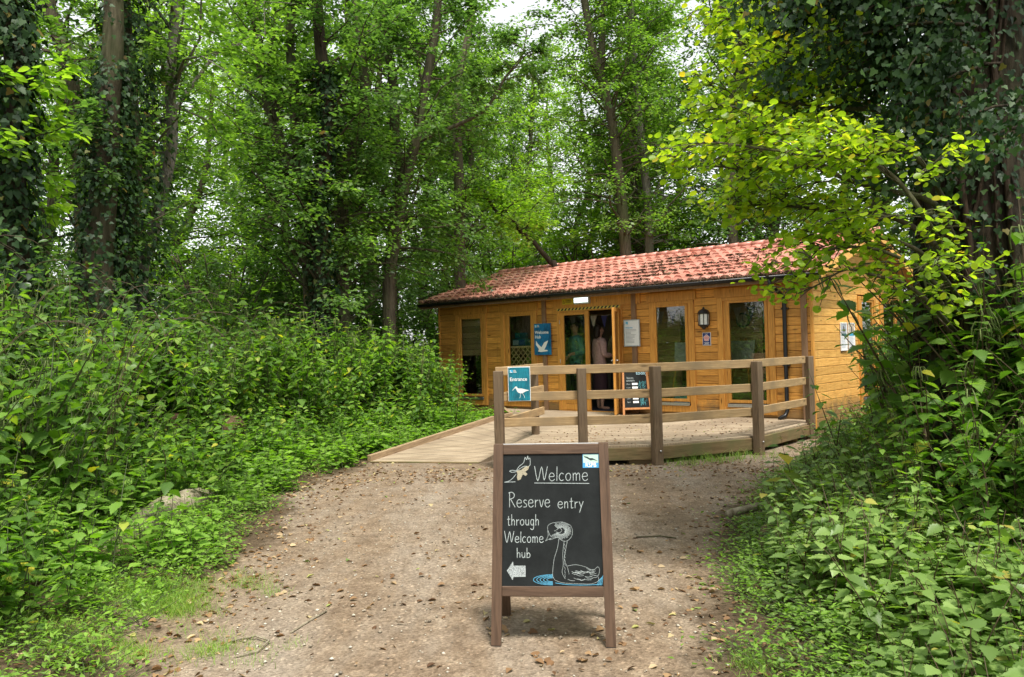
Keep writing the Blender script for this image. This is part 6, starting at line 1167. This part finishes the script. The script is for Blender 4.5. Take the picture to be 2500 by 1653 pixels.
def ivy(r_, pts, n, rad, size, acc, z0=-1, z1=99, bias=None):
    P = np.array([p[:3] for p in spline(pts)]); RR = np.array([p[3] for p in spline(pts)]); seg = np.linalg.norm(np.diff(P, axis=0), axis=1); c = np.concatenate([[0], np.cumsum(seg)])
    s_ = r_.uniform(0, c[-1], n); i = np.clip(np.searchsorted(c, s_)-1, 0, len(seg)-1); u = ((s_-c[i])/seg[i])[:, None]; b = P[i]*(1-u)+P[i+1]*u; R_ = RR[i]
    a = r_.uniform(0, 6.28, n); o_ = np.stack([np.cos(a), np.sin(a), np.zeros(n)], -1)
    lump = .5+.5*np.sin(a*2+b[:, 2]*2.6)*np.cos(b[:, 2]*1.7+a); dist = R_+rad*np.abs(r_.normal(0, 1, n))*(.25+lump)*.6+.01
    if bias is not None: dist = dist*(1+np.maximum(0, o_ @ np.array(bias))*1.6)
    pos = b+o_*dist[:, None]; n = len(pos); ok = (pos[:, 2] > z0) & (pos[:, 2] < z1); pos, o_, n = pos[ok], o_[ok], ok.sum()
    D = norm(np.stack([o_[:, 0]*.35, o_[:, 1]*.35, -np.ones(n)], -1)+r_.normal(0, .4, (n, 3))); Nn = norm(o_+np.array([0, 0, .55])+r_.normal(0, .3, (n, 3))); s2 = size*r_.uniform(.55, 1.3, n)
    acc.add(place(IVYL[0], pos, D, Nn, s2), IVYL[1], 0)

rt = np.random.default_rng(77)
def tree(name, label, cat, stems, bark, leafm, crowns, ivy_=None, group=None, lsize=.105, leaf=LEAF4, per=12, nsub=13, twigs=False):
    """stems: list of polylines (first touches the ground); crowns: (stem index, z0, z1, branches, length)"""
    base = stems[0][0]; root = empty(name, (round(base[0], 2), round(base[1], 2), 0), 0, label, cat, group); off = -Vector(root.location)
    mb = MB()
    for k, s_ in enumerate(stems): trunk_mesh(mb, s_, 12 if k == 0 else 9, 1.2 if k == 0 else 1)
    br = MB(); acc = LM()
    for si, z0, z1, nb, L in crowns: crown(rt, stems[si], z0, z1, int(nb*.86), L, leaf, lsize, per, nsub, acc, br, twigs=twigs)
    t_ = mb.build('trunk', bark, root); t_.location = off
    if br.v: b_ = br.build('branches', bark, root); b_.location = off
    if acc.V: c_ = link('crown', acc.mesh('crown', [leafm]), root); c_.location = off
    if ivy_:
        a2 = LM()
        for si, n, rad, sz, z0, z1, bias in ivy_: ivy(rt, stems[si], n, rad, sz, a2, z0, z1, bias)
        i_ = link('ivy', a2.mesh('ivy', [L_IVY]), root); i_.location = off
    return root
G = grounded; T_ = TREES
tree('ivy_clad_tree', 'dark ivy column with bright maple shoots at the far left edge', 'tree', [G(T_['T1'])], BARKD, L_SUN, [(0, 3.3, 6.8, 34, .9)], [(0, 5200, .30, .075, .4, 7, None)], lsize=.11, leaf=LEAF7, per=7, nsub=7)
tree('broadleaf_tree', 'brown knobbly trunk bending left between the two ivy covered trunks', 'tree', [G(T_['T2'])], BARK, L_CAN, [(0, 3.0, 9, 55, 2.6)])
tree('ivy_clad_tree', 'thick trunk with bare upper bark and ivy up its right side', 'tree', [G(T_['T3']), [(T_['T3'][0][0], T_['T3'][0][1], .6, .12)]+T_['T3b']], BARK, L_BLUE, [(0, 2.6, 4.8, 14, 1.5), (1, 2.8, 7.5, 18, 1.9)], [(0, 7000, .24, .062, .4, 5.6, (.5, -.2, 0)), (0, 1500, .16, .06, 5.4, 7.0, (1.4, -.3, 0)), (1, 4600, .26, .07, .6, 8, (1, 0, 0))], lsize=.09)
tree('slender_tree', 'slender pale grey trunk leaning right beside the ivy covered pair', 'tree', [G(T_['T4'])], BARKG, L_CAN, [(0, 4.2, 10, 42, 2.6)], [(0, 700, .12, .07, .6, 2.9, None)])
A_, B_, C_ = T_['A'], T_['B'], T_['C']
tree('broadleaf_tree', 'left stem of the tall clump sweeping out to the left', 'tree', [G(A_), [B_[0]]+B_[1:]], BARK, L_CAN, [(0, 2.6, 9.6, 62, 3.0), (1, 3, 9.8, 48, 2.6)])
tree('ivy_clad_tree', 'dark ivy wrapped stem in the middle of the tall clump', 'tree', [G(C_)], BARKD, L_BLUE, [(0, 2.2, 9.5, 50, 2.6)], [(0, 3600, .22, .085, .5, 7.5, None)])
tree('forked_tree', 'forked trunk that splits into two upright stems left of centre', 'tree', [G(T_['D']), T_['D2']], BARK, L_BLUE, [(0, 2, 9.8, 62, 2.9), (1, 5.5, 7.5, 16, 1.8)])
tree('broadleaf_tree', 'brown trunk with a swollen bend halfway up near the centre', 'tree', [G(T_['E'])], BARK, L_CAN, [(0, 3.6, 10.2, 62, 2.5)])
tree('broadleaf_tree', 'brown trunk leaning up to the right with a long side limb near centre', 'tree', [G(T_['F']), [T_['F'][3][:3]+(.05,), (-.75, 18, 6.75, .04), (-.35, 17.95, 7.05, .034), (.0, 17.9, 7.6, .026), (.35, 17.8, 7.95, .018), (.5, 17.8, 8.6, .01)]], BARK, L_BLUE, [(0, 3.8, 10.2, 70, 2.7), (1, 6, 9, 22, 1.6)])
tree('broadleaf_tree', 'slim trunk in the half shade just left of the sky gap', 'tree', [G(T_['G'])], BARK, L_CAN, [(0, 4.2, 9.5, 46, 2.5)])
tree('tall_tree', 'tall straight brown trunk rising behind the cabin ridge', 'tree', [G(T_['H']), [T_['H'][4], (3.0, 24, 12.5, .07), (3.1, 24, 15, .04)]], BARK, L_CAN, [(0, 4.4, 15.5, 125, 3.2), (1, 11, 15, 16, 1.8)], lsize=.11)
tree('tall_tree', 'pale twin trunk just right of the tall straight one behind the ridge', 'tree', [G(T_['H2'])], BARKG, L_CAN, [(0, 4.4, 15.5, 115, 3.0)], lsize=.11)
K_ = T_['K']; tree('leaning_tree', 'dark leaning trunk behind the left part of the cabin roof', 'tree', [G(K_, .6, .3)], BARKD, L_SUN, [(0, 4.4, 5.9, 26, 1.9)])

# the great ivy tree on the right with the lime coloured hazel shoots
Rp = G(T_['R'])+[(3.9, 6.6, 7.0, .22), (3.95, 6.7, 9.5, .12)]; root = tree('ivy_clad_tree', 'huge dark ivy hung trunk at the right edge with backlit lime green branches', 'tree', [Rp, [(4.35, 7.3, .3, .28), (4.35, 7.3, 3, .26), (4.3, 7.3, 6, .22), (4.3, 7.3, 7.5, .2)]], BARKD, L_CAN, [(0, 4.9, 9.4, 80, 3.4)], [(0, 6000, .07, .052, .5, 6.6, None), (1, 4000, .12, .052, .5, 7.4, None)])
off = -Vector(root.location); r_ = random.Random(8); mb = MB()
for k in range(11):
    a = R(150+k*19+9*math.sin(k*5)); x0_ = Rp[2][0]; pl = []
    for j in range(14):
        z = .4+j*.48; i = min(len(Rp)-2, max(0, sum(1 for p in Rp if p[2] <= z)-1)); u = (z-Rp[i][2])/(Rp[i+1][2]-Rp[i][2]); rr_ = Rp[i][3]*(1-u)+Rp[i+1][3]*u
        a2 = a+.38*math.sin(j*.45+k*2.1)+.1*r_.uniform(-1, 1); pl.append((Rp[i][0]*(1-u)+Rp[i+1][0]*u+math.cos(a2)*(rr_+.02), Rp[i][1]+math.sin(a2)*(rr_+.02), z))
    mb.tube(pl, r_.uniform(.010, .030), 7)
v_ = mb.build('ivy_stems', VINE, root); v_.location = off
acc, br = LM(), MB()
for k, (key, bp) in enumerate(BRANCHES.items()):
    if key in ('b6', 'b3', 'b10', 'b15'): continue
    dn = .45 if key in ("b12", "b13") else 1.1
    P = [(3.45, 6.3, bp[0][2]-.25, bp[0][3]*1.3)]+[tuple(p) for p in bp]; SP = spline(P, 4)
    br.tube([p[:3] for p in SP], [max(.0035, p[3]) for p in SP], 6); A = np.array([p[:3] for p in SP])
    d = unit(A[-1]-A[0])
    for j in range(int(16*dn)):                                   # side branches
        t0 = rt.uniform(.44, .98); b, tt = along(A, np.array([t0])); a = math.atan2(tt[0, 1], tt[0, 0])+rt.choice([-1, 1])*rt.uniform(.3, 1.0); L = rt.uniform(.3, .75)*(1.2-t0*.6)
        dd = np.array([math.cos(a), math.sin(a), rt.uniform(-.12, .65)]); tq = np.linspace(0, 1, 5); pl = b[0]+dd*(tq*L)[:, None]+np.stack([rt.normal(0, .02, 5), rt.normal(0, .02, 5), -.12*L*tq**2], -1)
        br.tube(pl, [.005, .004, .003, .002, .001], 4, 0, False); sprays(rt, pl, dd, L, 6, ROUND, .047, 6, .8, acc, br, 1.0)
    sprays(rt, A[len(A)//2:], d, .8, int(12*dn), ROUND, .050, 5, .8, acc, br, 1.0)
b_ = br.build('branches', BARK, root); b_.location = off; c_ = link('lime_foliage', acc.mesh('lime_foliage', [L_LIME]), root); c_.location = off
# hanging ivy boughs to the left of the trunk, upper half
acc, br = LM(), MB()
for k in range(66):
    z = 2.5+2.5*rt.uniform(0, 1)**.5; L = rt.uniform(.5, 1.35)*np.interp(z, [2.3, 3.0, 3.5, 4.8], [.50, .55, 1.0, 1.15]); a = rt.normal(math.pi*1.03, .35); s0 = np.array([rt.uniform(3.0, 3.5), rt.uniform(5.2, 6.3), z]); dd = np.array([math.cos(a), math.sin(a), rt.uniform(-.1, .4)])
    tq = np.linspace(0, 1, 7); pl = s0+dd*(tq*L)[:, None]+np.stack([rt.normal(0, .04, 7), rt.normal(0, .04, 7), -.45*L*tq**2], -1); br.tube(pl, list(np.linspace(.014, .004, 7)), 5, 0, False)
    n = int(260*L); u = rt.uniform(.1, 1, n); P, _ = along(pl, u); P = P+rt.normal(0, .085, (n, 3)); D = norm(np.stack([rt.normal(-.2, .5, n), rt.normal(-.2, .5, n), -np.ones(n)], -1)); Nn = norm(np.stack([rt.normal(-.3, .5, n), rt.normal(-.7, .4, n), rt.normal(.5, .4, n)], -1)); acc.add(place(IVYL[0], P, D, Nn, .044*rt.uniform(.6, 1.3, n)), IVYL[1], 0)
b_ = br.build('ivy_boughs', BARKD, root); b_.location = off; c_ = link('ivy_bough_leaves', acc.mesh('ivy_bough_leaves', [L_IVY]), root); c_.location = off

# woodland behind: shared shapes, each tree an object with trunk and crown
def proto(seed, H_, z0, nb, L, lsize, nst=1):
    r_ = np.random.default_rng(seed); x = y = 0.0; pts = []
    for k in range(9):
        z = H_*k/8; pts.append((x, y, z-.1, .17*(1-k/8)**.7*(H_/14)+.02)); x += r_.normal(0, .22); y += r_.normal(0, .22)
    mb, br, acc = MB(), MB(), LM(); trunk_mesh(mb, pts, 9)
    st = [pts]
    for k in range(nst-1):
        b = pts[3+k]; s_ = [b, (b[0]+r_.choice([-1, 1])*.8, b[1]+.3, b[2]+2.2, b[3]*.7), (b[0]+r_.choice([-1, 1])*1.1, b[1]+.3, b[2]+5, b[3]*.4)]; trunk_mesh(mb, s_, 7, 1); st.append(s_)
    crown(r_, pts, z0, H_*.99, int(nb*1.15), L*1.1, LEAF4, lsize*.92, 11, 12, acc, br)
    for s_ in st[1:]: crown(r_, s_, s_[0][2]+.3, s_[-1][2], nb//5, L*.6, LEAF4, lsize, 9, 9, acc, br)
    k = MB(); k.v, k.f, k.m, k.sm = mb.v, mb.f, mb.m, mb.sm
    tm = mb.build('trunk', BARK).data; bm = br.build('branches', BARK).data
    for nm in ('trunk', 'branches'): bpy.data.objects.remove(bpy.data.objects[nm+'.999']) if nm+'.999' in bpy.data.objects else None
    for ob in [o for o in COL.objects if o.data in (tm, bm)]: bpy.data.objects.remove(ob)
    return tm, bm, acc
PRO = []
for sd_, H_, z0, nb, L, ls, nst, lm_ in ((1, 15, 2.2, 120, 3.2, .13, 2, L_CAN), (2, 17, 3.0, 130, 3.4, .14, 3, L_CAN), (3, 13, 1.8, 110, 3.2, .12, 2, L_SUN), (4, 15, 2.5, 120, 3.0, .13, 1, L_BLUE)):
    tm, bm, acc = proto(sd_, H_, z0, nb, L, ls, nst); PRO.append((tm, bm, acc.mesh('crown', [lm_])))
def put(pro, x, y, s_, rz, name, label, cat, group):
    root = empty(name, (x, y, float(height(x, y))), rz, label, cat, group); root.scale = (s_, s_, s_)
    for nm, me_ in zip(('trunk', 'branches', 'crown'), pro): link(nm, me_, root)
rows = [(-17.5, 27, 0, 1.0), (-13.5, 22, 2, .9), (-15, 31, 2, 1.05), (-12, 35, 2, 1.05), (-6, 34, 2, 1.0), (-1.5, 31, 2, 1.0), (3.4, 33, 2, 1.0), (9.5, 31, 2, 1.05), (12, 36, 2, 1.15), (.9, 39, 2, .85), (-9, 30, 0, 1.0), (-3.4, 39, 0, 1.1), (-10.5, 24, 2, 1.0), (-9.8, 17.5, 3, .75), (-7.2, 27, 0, 1.0), (-8.6, 21, 2, .8), (-4.4, 24.5, 1, .95), (-2.9, 29, 3, 1.0), (-1.7, 26, 3, .8), (.6, 41, 1, 1.0), (2.2, 44, 2, 1.25), (-1.2, 45, 0, 1.2),
        (4.6, 27.5, 0, 1.0), (6.6, 24.5, 3, .95), (8.6, 28, 1, 1.05), (10.6, 24, 0, .9), (7.0, 34, 2, 1.0), (12.8, 30, 1, 1.1), (15.5, 26, 3, 1.0), (4.9, 32, 1, .95), (12.2, 20.5, 2, .75), (14.6, 17.5, 3, .8), (-9, -9, 0, 1.0), (-4, -13, 2, 1.0), (2, -15, 1, 1.0), (8, -13, 0, .9), (12, -7, 2, .9), (-13, -2, 3, .9), (-14, 6, 1, .9), (15, 3, 0, .85), (-7, -17, 1, 1.1), (5.6, 38, 2, 1.0)]
for k, (x, y, pi, s_) in enumerate(rows):
    put(PRO[pi], x, y, s_, rt.uniform(0, 6.28), 'background_tree', *(('one of the leafy woodland trees massed in the background', 'tree', 'woodland trees in the background') if y > 14 else ('one of the trees across the clearing mirrored in the cabin windows', 'tree', 'trees across the clearing')))
# understorey bushes
def bush(seed, H_, L, ls, lm_):
    r_ = np.random.default_rng(seed); acc, br = LM(), MB()
    for k in range(7):
        a = r_.uniform(0, 6.28); P = [(0, 0, -.1, .03), (math.cos(a)*.4*H_/3, math.sin(a)*.4*H_/3, H_*.5, .022), (math.cos(a)*.9*H_/3, math.sin(a)*.9*H_/3, H_*.95, .01)]
        trunk_mesh(br, P, 6, 1); crown(r_, P, .25, H_*.95, 11, L, LEAF4, ls, 8, 8, acc, br, .6)
    bm = br.build('stems', BARK); me_ = bm.data; bpy.data.objects.remove(bm); return me_, acc.mesh('foliage', [lm_])
BU = [bush(21, 3.2, 1.5, .10, L_BLUE), bush(22, 2.6, 1.4, .10, L_CAN), bush(23, 3.8, 1.7, .11, L_SUN)]
bl = [(-9.3, 14.2, 0, .8), (-7.6, 15.6, 1, .9), (-6.2, 17.5, 0, 1.0), (-8.9, 18.5, 2, .9), (-4.6, 19.5, 0, 1.0), (-3.9, 20.8, 0, 1.05), (-5.6, 22, 1, 1.1), (-3.2, 23.2, 0, 1.1), (-11.8, 20, 1, 1.1), (-12.6, 26, 0, 1.3), (-7.5, 24, 0, 1.2), (-1.4, 24.6, 1, 1.2), (1.2, 27.2, 0, 1.3), (3.6, 26.4, 0, 1.35), (5.8, 25.2, 0, 1.3), (8.0, 23.8, 0, 1.4), (9.9, 22.6, 1, 1.3), (11.5, 20.6, 0, 1.3), (11.6, 16.6, 2, 1.0), (3.4, 26.5, 2, 1.4), (-9.5, 29, 0, 1.5), (-16, 24, 1, 1.4), (8, 26.5, 0, 1.5), (12.5, 23.5, 0, 1.4), (9.6, 13.9, 0, .8), (-.2, 28, 2, 1.4), (-15.0, 19, 0, 1.1), (-2.5, 17.4, 1, .62), (8.6, 11.9, 0, .62), (-4.8, 31, 2, 1.5), (-1.8, 33, 1, 1.6), (2, 32, 2, 1.5), (-7.4, 20, 1, 1.2), (-10.6, 16.5, 0, 1.0), (6, 30, 2, 1.6), (11, 29, 2, 1.6), (15, 22, 0, 1.5), (13, 17.5, 0, 1.2)]
for k, (x, y, pi, s_) in enumerate(bl):
    root = empty('understorey_bush', (x, y, float(height(x, y))), rt.uniform(0, 6.28), 'one of the bushes filling the wood beneath the trees', 'bush', 'understorey bushes'); root.scale = (s_*1.15, s_*1.15, s_)
    link('stems', BU[pi][0], root); link('foliage', BU[pi][1], root)
